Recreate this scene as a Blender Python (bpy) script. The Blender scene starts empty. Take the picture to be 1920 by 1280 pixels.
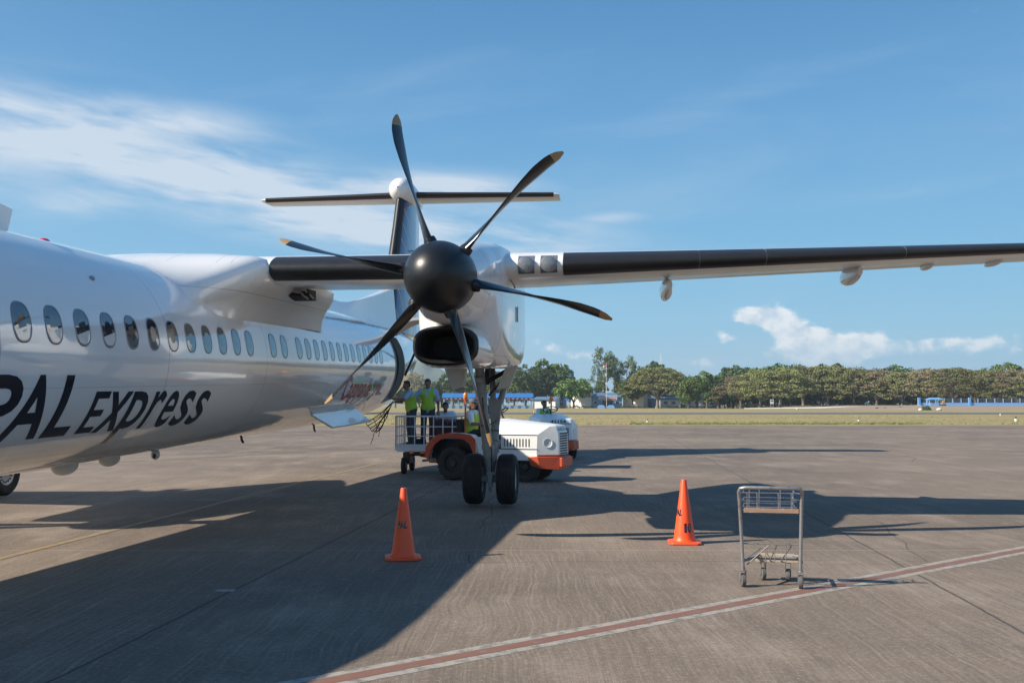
import bpy, bmesh, math, random
import numpy as np
from mathutils import Vector, Matrix, noise as mnoise
R = math.radians
random.seed(7)
scene = bpy.context.scene
col = scene.collection

# ------------------------------------------------------------------ camera
EYE = 1.68
F = 1850.0 / 1920.0
PITCH = math.atan(117 / 1850)
cam_d = bpy.data.cameras.new('camera')
cam = bpy.data.objects.new('camera', cam_d)
col.objects.link(cam)
cam_d.sensor_width = 36
cam_d.lens = 36 * F
cam_d.clip_start = 0.1
cam_d.clip_end = 30000
cam.location = (0, 0, EYE)
cam.rotation_euler = (math.pi / 2 + PITCH, 0, 0)
scene.camera = cam

# ------------------------------------------------------------------ sun, sky
SUN_TO = Vector((-1.40, -0.42, 1.0)).normalized()
SUN_EL = math.asin(SUN_TO.z)
SUN_ROT = math.atan2(SUN_TO.x, SUN_TO.y) % (2 * math.pi)
sun_d = bpy.data.lights.new('sun', 'SUN')
sun_d.energy = 5.0
sun_d.angle = R(0.53)
sun_d.color = (1.0, 0.91, 0.78)
sun = bpy.data.objects.new('sun', sun_d)
col.objects.link(sun)
sun.rotation_euler = (-SUN_TO).to_track_quat('-Z', 'Y').to_euler()
scene.view_settings.view_transform = 'Standard'
scene.view_settings.look = 'None'
scene.view_settings.exposure = 0.68
scene.view_settings.gamma = 1.0

SKY_STRENGTH = 0.07
world = bpy.data.worlds.new('World')
scene.world = world
world.use_nodes = True


class NT:
    """small helper to write node trees"""
    def __init__(s, tree):
        s.t = tree
        s.n = tree.nodes
        s.l = tree.links

    def new(s, typ, **kw):
        n = s.n.new(typ)
        for k, v in kw.items():
            if k.startswith('_'):
                setattr(n, k[1:], v)
            else:
                n.inputs[k].default_value = v
        return n

    def link(s, a, b):
        s.l.new(a, b)

    def math(s, op, a, b=None, c=None, clamp=False):
        n = s.n.new('ShaderNodeMath')
        n.operation = op
        n.use_clamp = clamp
        for i, v in enumerate((a, b, c)):
            if v is None:
                continue
            if isinstance(v, (int, float)):
                n.inputs[i].default_value = v
            else:
                s.l.new(v, n.inputs[i])
        return n.outputs[0]

    def ramp(s, fac, stops, interp='LINEAR'):
        n = s.n.new('ShaderNodeValToRGB')
        n.color_ramp.interpolation = interp
        e = n.color_ramp.elements
        while len(e) > 1:
            e.remove(e[-1])
        e[0].position = stops[0][0]
        e[0].color = stops[0][1]
        for p, c in stops[1:]:
            x = e.new(p)
            x.color = c
        s.l.new(fac, n.inputs[0])
        return n.outputs[0]

    def smooth(s, v, lo, hi):
        n = s.n.new('ShaderNodeMapRange')
        n.interpolation_type = 'SMOOTHSTEP'
        n.inputs[1].default_value = lo
        n.inputs[2].default_value = hi
        s.l.new(v, n.inputs[0])
        return n.outputs[0]

    def mix(s, fac, a, b, blend='MIX'):
        n = s.n.new('ShaderNodeMix')
        n.data_type = 'RGBA'
        n.blend_type = blend
        for i, v in ((0, fac), (6, a), (7, b)):
            if isinstance(v, (int, float)):
                n.inputs[i].default_value = v
            elif isinstance(v, tuple):
                n.inputs[i].default_value = v if len(v) == 4 else (*v, 1)
            else:
                s.l.new(v, n.inputs[i])
        return n.outputs[2]


w = NT(world.node_tree)
w.n.clear()
out = w.new('ShaderNodeOutputWorld')
bg = w.new('ShaderNodeBackground', Strength=SKY_STRENGTH)
sky = w.new('ShaderNodeTexSky')
sky.sky_type = 'NISHITA'
sky.sun_disc = False
sky.sun_elevation = SUN_EL
sky.sun_rotation = SUN_ROT
sky.altitude = 0
sky.air_density = 1.15
sky.dust_density = 0.25
sky.ozone_density = 2.2
tc = w.new('ShaderNodeTexCoord')
sep = w.new('ShaderNodeSeparateXYZ')
w.link(tc.outputs['Generated'], sep.inputs[0])
AZ = w.math('ARCTAN2', sep.outputs[0], sep.outputs[1])
AZ = w.math('MULTIPLY', AZ, 57.29578)
EL = w.math('MULTIPLY', w.math('ARCSINE', sep.outputs[2]), 57.29578)


def sky_noise(sx, sy, scale, detail, rough, dist, rot=0.0, off=0.0):
    cmb = w.new('ShaderNodeCombineXYZ')
    cr, sr = math.cos(R(rot)), math.sin(R(rot))
    a = w.math('ADD', w.math('MULTIPLY', AZ, cr), w.math('MULTIPLY', EL, sr))
    b = w.math('ADD', w.math('MULTIPLY', AZ, -sr), w.math('MULTIPLY', EL, cr))
    w.link(w.math('MULTIPLY', a, sx), cmb.inputs[0])
    w.link(w.math('MULTIPLY', b, sy), cmb.inputs[1])
    cmb.inputs[2].default_value = off
    n = w.new('ShaderNodeTexNoise', Scale=scale, Detail=detail, Roughness=rough, Distortion=dist)
    w.link(cmb.outputs[0], n.inputs['Vector'])
    return n.outputs['Fac']


def ellipse(az, el, ra, re, rot=0.0):
    """soft mask around a direction (degrees): 1 in its middle, 0 outside"""
    da = w.math('SUBTRACT', AZ, az)
    de = w.math('SUBTRACT', EL, el)
    cr, sr = math.cos(R(rot)), math.sin(R(rot))
    a = w.math('ADD', w.math('MULTIPLY', da, cr / ra), w.math('MULTIPLY', de, sr / ra))
    b = w.math('ADD', w.math('MULTIPLY', da, -sr / re), w.math('MULTIPLY', de, cr / re))
    d = w.math('ADD', w.math('MULTIPLY', a, a), w.math('MULTIPLY', b, b))
    return w.math('EXPONENT', w.math('MULTIPLY', d, -1.0))


def add_all(xs):
    r = xs[0]
    for x in xs[1:]:
        r = w.math('ADD', r, x)
    return r


# thin ice cloud, left half of the view and scattered all round
streak = sky_noise(0.10, 0.55, 1.0, 6, 0.52, 0.5, -4)
fine = sky_noise(0.30, 1.5, 1.0, 6, 0.55, 0.6, -8, 4.0)
cir = add_all([w.math('MULTIPLY', ellipse(*e[:5]), e[5]) for e in (
    (-25, 14.4, 7, 1.7, -4, 1.0), (-18.5, 15.3, 4.2, 0.9, -3, 0.9), (-14.5, 12.7, 5.5, 1.3, -3, 1.1), (-20, 12.2, 5, 1.2, -10, 0.9),
    (-24, 10.6, 2.6, 0.7, 8, 0.7), (-10, 10.6, 6, 1.5, -5, 1.2), (-8, 9.6, 8, 0.9, -5, 0.9), (-4.0, 12.5, 4.8, 0.75, -2, 1.5),
    (0.5, 9.9, 5, 1.1, -7, 1.5), (6, 10.75, 1.9, 0.32, 2, 0.65), (-32, 13, 8, 3, 0, 0.9),
    (-60, 20, 20, 6, 4, 0.6), (60, 18, 25, 4, 4, 0.5), (150, 16, 60, 4, 4, 0.45), (-120, 30, 30, 6, 0, 0.5))])
cn = w.math('ADD', w.math('MULTIPLY', streak, 0.75), w.math('MULTIPLY', fine, 0.33))
cir = w.math('MULTIPLY', cir, w.smooth(cn, 0.30, 0.72))
cir = w.math('MULTIPLY', cir, 1.0, clamp=True)
veil = w.math('MULTIPLY', w.smooth(sky_noise(0.04, 0.22, 1.0, 6, 0.55, 0.5, 5, 9.0), 0.48, 0.8), 0.16)
cir = w.math('MAXIMUM', w.math('MULTIPLY', cir, 0.80), veil)

# heaped clouds low on the right
puff = sky_noise(0.95, 1.25, 1.0, 12, 0.60, 0.2, 0, 2.0)
cum = add_all([w.math('MULTIPLY', ellipse(*e[:5]), e[5]) for e in (
    (13.8, 4.9, 1.3, 0.55, -8, 1.2), (15.3, 4.6, 1.2, 0.75, -25, 1.15), (17.0, 3.3, 1.5, 0.95, -20, 1.15), (18.6, 3.0, 1.6, 0.95, 0, 1.1),
    (19.9, 3.3, 0.9, 0.6, 10, 0.85), (15.5, 2.8, 2.0, 0.9, 0, 0.55), (12.0, 3.8, 0.8, 0.35, 0, 0.7), (22.6, 3.0, 2.0, 0.5, 0, 0.68),
    (25.5, 3.2, 2.0, 0.55, 0, 0.72), (4.5, 2.8, 1.6, 0.35, 0, 0.62), (2.3, 3.3, 1.1, 0.6, 0, 0.62),
    (10.5, 2.4, 1.6, 0.35, 0, 0.6), (-27, 3, 5, 1, 0, 0.6), (40, 3, 9, 1.6, 0, 0.9), (-50, 4, 12, 1.5, 0, 0.8),
    (110, 4, 30, 1.6, 0, 0.8), (-130, 4, 30, 1.6, 0, 0.8), (180, 3, 20, 1.6, 0, 0.7))])
cum = w.math('ADD', cum, w.math('MULTIPLY', w.math('SUBTRACT', puff, 0.5), 1.9))
cum_m = w.smooth(cum, 0.34, 0.90)
cum_m = w.math('MULTIPLY', cum_m, w.math('ADD', w.math('MULTIPLY', w.smooth(EL, 1.6, 3.9), 0.6), 0.4))
shade = w.smooth(sky_noise(0.95, 1.25, 1.0, 12, 0.60, 0.2, 0, 2.3), 0.30, 0.62)
cum_col = w.mix(shade, (5.0, 6.1, 7.2), (8.6, 8.8, 8.9))
cum_m = w.math('MULTIPLY', cum_m, 0.86)
low = w.math('MULTIPLY', w.math('EXPONENT', w.math('MULTIPLY', w.math('ABSOLUTE', EL), -0.28)), 0.28)

blue = w.ramp(w.math('DIVIDE', EL, 90.0, clamp=True), [
    (0.0, (.295, .60, .83, 1)), (0.05, (.265, .615, .89, 1)), (0.10, (.205, .54, .86, 1)), (0.183, (.132, .41, .765, 1)),
    (0.25, (.090, .32, .645, 1)), (0.5, (.060, .22, .52, 1)), (1.0, (.045, .165, .43, 1))])
blue8 = w.new('ShaderNodeVectorMath', _operation='SCALE', Scale=8.0)
w.link(blue, blue8.inputs[0])
clear = w.mix(0.88, sky.outputs[0], blue8.outputs[0])
c0 = w.mix(cir, clear, (6.3, 7.0, 7.8))
c1 = w.mix(cum_m, c0, cum_col)
w.link(c1, bg.inputs[0])
w.link(bg.outputs[0], out.inputs[0])
# (the sky node also lights the scene; strength within the daylight range)


# ------------------------------------------------------------------ materials
MATS = {}


def mat(name, color=(0.8, 0.8, 0.8), rough=0.5, metal=0.0, coat=0.0, var=0.06, vscale=3.0, bump=0.0, bscale=40.0,
        spec=0.5, stain=None, stain_amt=0.0, stain_scale=1.5, stain_lo=0.5, stain_hi=0.75, coord='Object'):
    m = bpy.data.materials.new(name)
    m.use_nodes = True
    t = NT(m.node_tree)
    b = t.n['Principled BSDF']
    b.inputs['Roughness'].default_value = rough
    b.inputs['Metallic'].default_value = metal
    b.inputs['Coat Weight'].default_value = coat
    b.inputs['Coat Roughness'].default_value = 0.025
    b.inputs['Specular IOR Level'].default_value = spec
    tcn = t.new('ShaderNodeTexCoord')
    nz = t.new('ShaderNodeTexNoise', Scale=vscale, Detail=6.0, Roughness=0.6)
    t.link(tcn.outputs[coord], nz.inputs['Vector'])
    v = t.math('ADD', t.math('MULTIPLY', nz.outputs['Fac'], 2 * var), 1 - var)
    hsv = t.new('ShaderNodeHueSaturation', Color=(*color, 1))
    t.link(v, hsv.inputs['Value'])
    c = hsv.outputs[0]
    if stain is not None:
        n2 = t.new('ShaderNodeTexNoise', Scale=stain_scale, Detail=8.0, Roughness=0.65)
        t.link(tcn.outputs[coord], n2.inputs['Vector'])
        f = t.math('MULTIPLY', t.smooth(n2.outputs['Fac'], stain_lo, stain_hi), stain_amt)
        c = t.mix(f, c, stain)
    t.link(c, b.inputs['Base Color'])
    rr = t.math('ADD', t.math('MULTIPLY', nz.outputs['Fac'], 0.16), rough - 0.08, clamp=True)
    t.link(rr, b.inputs['Roughness'])
    if bump:
        n3 = t.new('ShaderNodeTexNoise', Scale=bscale, Detail=5.0, Roughness=0.6)
        t.link(tcn.outputs[coord], n3.inputs['Vector'])
        bp = t.new('ShaderNodeBump', Strength=bump, Distance=0.02)
        t.link(n3.outputs['Fac'], bp.inputs['Height'])
        t.link(bp.outputs[0], b.inputs['Normal'])
    MATS[name] = m
    m['_c'] = 1
    return m


mat('white_paint', (0.82, 0.81, 0.79), 0.14, coat=0.5, var=0.02, stain=(0.55, 0.53, 0.49), stain_amt=0.18, stain_scale=0.9)
mat('black_paint', (0.012, 0.013, 0.015), 0.36, var=0.2, spec=0.45)
mat('boot_rubber', (0.016, 0.016, 0.017), 0.42, var=0.3, vscale=12, spec=0.5)
mat('spinner_black', (0.008, 0.009, 0.010), 0.38, var=0.2, spec=0.5, stain=(0.10, 0.10, 0.10), stain_amt=0.15, stain_scale=9,
    stain_lo=0.62, stain_hi=0.8)
mat('blade_black', (0.010, 0.010, 0.012), 0.24, var=0.2, spec=0.6)
mat('blade_tip', (0.34, 0.22, 0.09), 0.4, var=0.1)
mat('glass_dark', (0.03, 0.04, 0.05), 0.03, coat=1.0, var=0.1, spec=0.9)
mat('shade_white', (0.62, 0.62, 0.60), 0.2, coat=1.0)
mat('rim_grey', (0.25, 0.26, 0.28), 0.35, metal=0.5)
mat('dark_void', (0.01, 0.01, 0.01), 0.7)  # painted near-black for the unlit inside of openings
mat('letter_ink', (0.008, 0.010, 0.022), 0.22, coat=0.4, var=0.1)
mat('metal_bare', (0.62, 0.62, 0.62), 0.28, metal=1.0, var=0.1, vscale=20)
mat('steel_worn', (0.36, 0.355, 0.35), 0.42, metal=0.75, var=0.15, vscale=25, stain=(0.28, 0.12, 0.06), stain_amt=0.75,
    stain_scale=14, stain_lo=0.55, stain_hi=0.7)
mat('steel_dull', (0.20, 0.20, 0.20), 0.6, metal=0.35, var=0.2, vscale=25, stain=(0.22, 0.11, 0.07), stain_amt=0.6, stain_scale=14)
mat('plate_tan', (0.40, 0.33, 0.25), 0.8, var=0.2, vscale=20, stain=(0.22, 0.12, 0.08), stain_amt=0.6, stain_scale=12)
mat('rust', (0.30, 0.19, 0.13), 0.75, var=0.25, vscale=20, stain=(0.55, 0.52, 0.48), stain_amt=0.8, stain_scale=16)
mat('gear_grey', (0.30, 0.31, 0.31), 0.42, var=0.14, vscale=6, stain=(0.06, 0.055, 0.05), stain_amt=0.6, stain_scale=5)
mat('gear_dark', (0.03, 0.03, 0.032), 0.5, var=0.2)
mat('tyre', (0.014, 0.014, 0.015), 0.78, var=0.25, vscale=9, bump=0.3, bscale=60, stain=(0.07, 0.065, 0.06), stain_amt=0.5,
    stain_scale=6)
mat('tyre_brown', (0.040, 0.034, 0.029), 0.85, var=0.25, vscale=9, bump=0.3, bscale=60)
mat('rim_pale', (0.55, 0.56, 0.56), 0.4, metal=0.3)
mat('cream_panel', (0.55, 0.51, 0.45), 0.45, var=0.08, stain=(0.25, 0.22, 0.18), stain_amt=0.5)
mat('beacon_red', (0.55, 0.02, 0.03), 0.2, coat=1)
mat('beacon_orange', (0.85, 0.20, 0.02), 0.25, coat=0.8)
mat('pole_orange', (0.55, 0.10, 0.03), 0.5, var=0.2)
mat('cone_orange', (0.90, 0.085, 0.014), 0.42, var=0.06, vscale=5, stain=(0.45, 0.10, 0.04), stain_amt=0.35, stain_scale=6)
mat('tug_white', (0.78, 0.78, 0.76), 0.35, var=0.05, coat=0.2, stain=(0.45, 0.40, 0.34), stain_amt=0.35, stain_scale=3)
mat('tug_orange', (0.56, 0.085, 0.030), 0.45, var=0.14, stain=(0.22, 0.06, 0.03), stain_amt=0.5, stain_scale=5)
mat('cart_white', (0.60, 0.63, 0.66), 0.45, var=0.08, stain=(0.33, 0.30, 0.27), stain_amt=0.5, stain_scale=6)
mat('skin', (0.20, 0.105, 0.066), 0.5, var=0.08)
mat('hair', (0.012, 0.010, 0.009), 0.55)
mat('vest', (0.33, 0.53, 0.05), 0.7, var=0.08, bump=0.25, bscale=14)
mat('shirt_blue', (0.34, 0.45, 0.60), 0.8, var=0.08, bump=0.3, bscale=14)
mat('shirt_white', (0.70, 0.74, 0.80), 0.8, var=0.05, bump=0.3, bscale=14)
mat('jeans', (0.035, 0.055, 0.085), 0.85, var=0.15, vscale=8, bump=0.3, bscale=14)
mat('trousers_dark', (0.022, 0.026, 0.034), 0.85, var=0.15)
mat('shoe_black', (0.012, 0.012, 0.012), 0.5)
mat('cap_grey', (0.09, 0.11, 0.15), 0.8)
mat('reflective', (0.62, 0.64, 0.60), 0.35)
mat('bag_maroon', (0.055, 0.014, 0.018), 0.7, var=0.2, bump=0.3, bscale=20)
mat('bag_black', (0.012, 0.012, 0.015), 0.65, var=0.2, bump=0.3, bscale=20)
mat('bag_blue', (0.02, 0.03, 0.07), 0.65, var=0.2)
mat('carton', (0.36, 0.24, 0.13), 0.8)
mat('net_brown', (0.060, 0.030, 0.018), 0.85, var=0.2)
mat('pipe_blue', (0.05, 0.25, 0.62), 0.45, var=0.05)
mat('roof_blue', (0.03, 0.15, 0.40), 0.45, var=0.08, vscale=0.6)
mat('roof_slate', (0.10, 0.17, 0.26), 0.55, var=0.12, vscale=0.6)
mat('wall_blue', (0.18, 0.36, 0.60), 0.7, var=0.06, vscale=0.6)
mat('wall_paleblue', (0.22, 0.42, 0.72), 0.7, var=0.06, vscale=0.6)
mat('wall_white', (0.80, 0.79, 0.76), 0.8, var=0.06, vscale=0.5, stain=(0.60, 0.57, 0.52), stain_amt=0.4, stain_scale=0.4)
mat('window_dark', (0.03, 0.035, 0.04), 0.2)
mat('bunting_red', (0.50, 0.04, 0.05), 0.8)
mat('banner_white', (0.66, 0.66, 0.68), 0.8)
mat('bark', (0.115, 0.09, 0.07), 0.9, var=0.2, vscale=2)
mat('bark_pale', (0.20, 0.165, 0.135), 0.9, var=0.2, vscale=2)
mat('stone_white', (0.55, 0.54, 0.50), 0.8, var=0.1)
mat('kerb_pale', (0.50, 0.48, 0.44), 0.85, var=0.15)
mat('marker_white', (0.65, 0.65, 0.62), 0.6)
mat('fruit_gold', (0.34, 0.30, 0.05), 0.3)
mat('leaf_paint', (0.08, 0.20, 0.05), 0.3)
mat('script_red', (0.42, 0.055, 0.025), 0.3)


# ------------------------------------------------------------------ mesh building
class MB:
    def __init__(s, xf=None):
        s.v = []
        s.f = []
        s.m = []
        s.cur = 0
        s.xf = xf

    def add(s, vs, fs):
        o = len(s.v)
        if s.xf is not None:
            vs = [s.xf(p) for p in vs]
        s.v += [tuple(p) for p in vs]
        s.f += [tuple(i + o for i in f) for f in fs]
        s.m += [s.cur] * len(fs)
        return s

    def mat(s, i):
        s.cur = i
        return s

    def box(s, lo, hi, rot=None, piv=None):
        x0, y0, z0 = lo
        x1, y1, z1 = hi
        vs = [Vector(p) for p in ((x0, y0, z0), (x1, y0, z0), (x1, y1, z0), (x0, y1, z0), (x0, y0, z1), (x1, y0, z1), (x1, y1, z1), (x0, y1, z1))]
        if rot is not None:
            c = Vector(piv) if piv is not None else (Vector(lo) + Vector(hi)) / 2
            vs = [rot @ (p - c) + c for p in vs]
        return s.add(vs, [(0, 3, 2, 1), (4, 5, 6, 7), (0, 1, 5, 4), (1, 2, 6, 5), (2, 3, 7, 6), (3, 0, 4, 7)])

    def hexa(s, pts):
        return s.add(pts, [(0, 3, 2, 1), (4, 5, 6, 7), (0, 1, 5, 4), (1, 2, 6, 5), (2, 3, 7, 6), (3, 0, 4, 7)])

    def tube(s, pts, rad, seg=10, cap=True):
        pts = [Vector(p) for p in pts]
        n = len(pts)
        if isinstance(rad, (int, float)):
            rad = [rad] * n
        prev = None
        vs = []
        for i, p in enumerate(pts):
            if i == 0:
                t = pts[1] - p
            elif i == n - 1:
                t = p - pts[-2]
            else:
                t = (pts[i + 1] - p).normalized() + (p - pts[i - 1]).normalized()
            t.normalize()
            if prev is None:
                a = Vector((0, 0, 1)) if abs(t.z) < 0.9 else Vector((1, 0, 0))
                x = t.cross(a).normalized()
            else:
                x = (prev - t * prev.dot(t)).normalized()
            prev = x
            y = t.cross(x)
            for k in range(seg):
                an = 2 * math.pi * k / seg
                vs.append(p + (x * math.cos(an) + y * math.sin(an)) * rad[i])
        fs = []
        for i in range(n - 1):
            for k in range(seg):
                k2 = (k + 1) % seg
                fs.append((i * seg + k, i * seg + k2, (i + 1) * seg + k2, (i + 1) * seg + k))
        if cap:
            fs.append(tuple(range(seg))[::-1])
            fs.append(tuple((n - 1) * seg + k for k in range(seg)))
        return s.add(vs, fs)

    def lathe(s, prof, org, axis, seg=32, cap=False):
        """prof: list of (distance along axis, radius)"""
        org = Vector(org)
        ax = Vector(axis).normalized()
        a = Vector((0, 0, 1)) if abs(ax.z) < 0.9 else Vector((1, 0, 0))
        x = ax.cross(a).normalized()
        y = ax.cross(x)
        vs = []
        for d, r in prof:
            for k in range(seg):
                an = 2 * math.pi * k / seg
                vs.append(org + ax * d + (x * math.cos(an) + y * math.sin(an)) * max(r, 1e-4))
        fs = []
        for i in range(len(prof) - 1):
            for k in range(seg):
                k2 = (k + 1) % seg
                fs.append((i * seg + k, i * seg + k2, (i + 1) * seg + k2, (i + 1) * seg + k))
        if cap:
            fs.append(tuple(range(seg))[::-1])
            fs.append(tuple((len(prof) - 1) * seg + k for k in range(seg)))
        return s.add(vs, fs)

    def loft(s, rings, closed=True, cap=(True, True)):
        n = len(rings[0])
        vs = [p for r in rings for p in r]
        fs = []
        for i in range(len(rings) - 1):
            for k in range(n if closed else n - 1):
                k2 = (k + 1) % n
                fs.append((i * n + k, i * n + k2, (i + 1) * n + k2, (i + 1) * n + k))
        if cap[0]:
            fs.append(tuple(range(n))[::-1])
        if cap[1]:
            fs.append(tuple((len(rings) - 1) * n + k for k in range(n)))
        return s.add(vs, fs)

    def ball(s, c, r, seg=16, rings=10):
        c = Vector(c)
        if isinstance(r, (int, float)):
            r = (r, r, r)
        vs = []
        fs = []
        for i in range(1, rings):
            th = math.pi * i / rings
            for k in range(seg):
                ph = 2 * math.pi * k / seg
                vs.append((c.x + r[0] * math.sin(th) * math.cos(ph), c.y + r[1] * math.sin(th) * math.sin(ph), c.z + r[2] * math.cos(th)))
        vs.append((c.x, c.y, c.z + r[2]))
        vs.append((c.x, c.y, c.z - r[2]))
        T = len(vs) - 2
        B = len(vs) - 1
        for i in range(rings - 2):
            for k in range(seg):
                k2 = (k + 1) % seg
                fs.append((i * seg + k, (i + 1) * seg + k, (i + 1) * seg + k2, i * seg + k2))
        for k in range(seg):
            k2 = (k + 1) % seg
            fs.append((T, k, k2))
            fs.append((B, (rings - 2) * seg + k2, (rings - 2) * seg + k))
        return s.add(vs, fs)

    def prism(s, poly, ext):
        """poly: list of 3D points, ext: extrusion vector"""
        e = Vector(ext)
        n = len(poly)
        vs = [Vector(p) for p in poly] + [Vector(p) + e for p in poly]
        fs = [tuple(range(n))[::-1], tuple(range(n, 2 * n))]
        for k in range(n):
            k2 = (k + 1) % n
            fs.append((k, k2, n + k2, n + k))
        return s.add(vs, fs)

    def build(s, name, mats, parent=None, smooth=40, bevel=0.0, recalc=True, bseg=2):
        me = bpy.data.meshes.new(name)
        me.from_pydata(s.v, [], s.f)
        for m in (mats if isinstance(mats, (list, tuple)) else [mats]):
            me.materials.append(MATS[m] if isinstance(m, str) else m)
        me.polygons.foreach_set('material_index', s.m)
        if recalc:
            bm = bmesh.new()
            bm.from_mesh(me)
            bmesh.ops.recalc_face_normals(bm, faces=bm.faces)
            bm.to_mesh(me)
            bm.free()
        if smooth:
            me.shade_smooth()
            me.set_sharp_from_angle(angle=R(smooth))
        me.update()
        o = bpy.data.objects.new(name, me)
        col.objects.link(o)
        if parent is not None:
            o.parent = parent
        if bevel:
            md = o.modifiers.new('bevel', 'BEVEL')
            md.width = bevel
            md.segments = bseg
            md.limit_method = 'ANGLE'
            md.angle_limit = R(50)
        return o


def tag(o, label=None, cat=None, group=None, kind=None):
    if label:
        o['label'] = label
    if cat:
        o['category'] = cat
    if group:
        o['group'] = group
    if kind:
        o['kind'] = kind
    return o


def empty(name, loc=(0, 0, 0), rz=0.0, label=None, cat=None, group=None):
    o = bpy.data.objects.new(name, None)
    o.empty_display_size = 0.3
    o.location = loc
    o.rotation_euler = (0, 0, rz)
    col.objects.link(o)
    return tag(o, label, cat, group)


def copy_tree(o, parent=None):
    c = o.copy()
    col.objects.link(c)
    c.parent = parent
    for ch in [x for x in bpy.data.objects if x.parent == o]:
        copy_tree(ch, c)
    return c


def text_polys(s, bold=0.0, shear=0.0, space=1.0):
    """outline of a word as a flat triangulated mesh (verts, faces), baseline at 0"""
    cu = bpy.data.curves.new('word', 'FONT')
    cu.body = s
    cu.size = 1.0
    cu.offset = bold
    cu.shear = shear
    cu.space_character = space
    cu.resolution_u = 4
    ob = bpy.data.objects.new('word', cu)
    col.objects.link(ob)
    dg = bpy.context.evaluated_depsgraph_get()
    me = bpy.data.meshes.new_from_object(ob.evaluated_get(dg))
    vs = [v.co.copy() for v in me.vertices]
    fs = [tuple(p.vertices) for p in me.polygons]
    bpy.data.objects.remove(ob)
    bpy.data.curves.remove(cu)
    bpy.data.meshes.remove(me)
    return vs, fs


def fit_text(s, x0, x1, y0, y1, bold=0.0, shear=0.0, space=1.0, cuts=0):
    """text scaled into a box; returns 2D verts and faces; cuts subdivides for wrapping on curved skin"""
    vs, fs = text_polys(s, bold, shear, space)
    bm = bmesh.new()
    bv = [bm.verts.new(v) for v in vs]
    for f in fs:
        try:
            bm.faces.new([bv[i] for i in f])
        except ValueError:
            pass
    if cuts:
        for k in range(1, cuts):
            ys = [v.co.y for v in bm.verts]
            yy = min(ys) + (max(ys) - min(ys)) * k / cuts
            bmesh.ops.bisect_plane(bm, geom=bm.verts[:] + bm.edges[:] + bm.faces[:], plane_co=(0, yy, 0), plane_no=(0, 1, 0))
    bm.verts.index_update()
    v2 = [v.co.copy() for v in bm.verts]
    f2 = [tuple(v.index for v in f.verts) for f in bm.faces]
    bm.free()
    ax, bx = min(v.x for v in v2), max(v.x for v in v2)
    ay, by = min(v.y for v in v2), max(v.y for v in v2)
    return [((v.x - ax) / (bx - ax) * (x1 - x0) + x0, (v.y - ay) / (by - ay) * (y1 - y0) + y0) for v in v2], f2


# photo-survey helpers: a sight line through a point of the photograph, met with a known depth or with the ground
def ray(px, py):
    v = Vector(((px - 960) / 1850, 1, (640 - py) / 1850))
    c, s_ = math.cos(PITCH), math.sin(PITCH)
    return Vector((v.x, v.y * c - v.z * s_, v.y * s_ + v.z * c))


def at(px, D, z=0.0):
    """ground point at depth D seen in column px"""
    return Vector(((px - 960) / 1850 * D, D, z))

# ------------------------------------------------------------------ ground
def flat(name, pts, z, material, label=None, sub=0):
    mb = MB()
    n = len(pts)
    mb.add([(x, y, z) for x, y in pts], [tuple(range(n))])
    o = mb.build(name, material, smooth=0, recalc=False)
    return tag(o, kind='structure', label=label)


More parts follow.
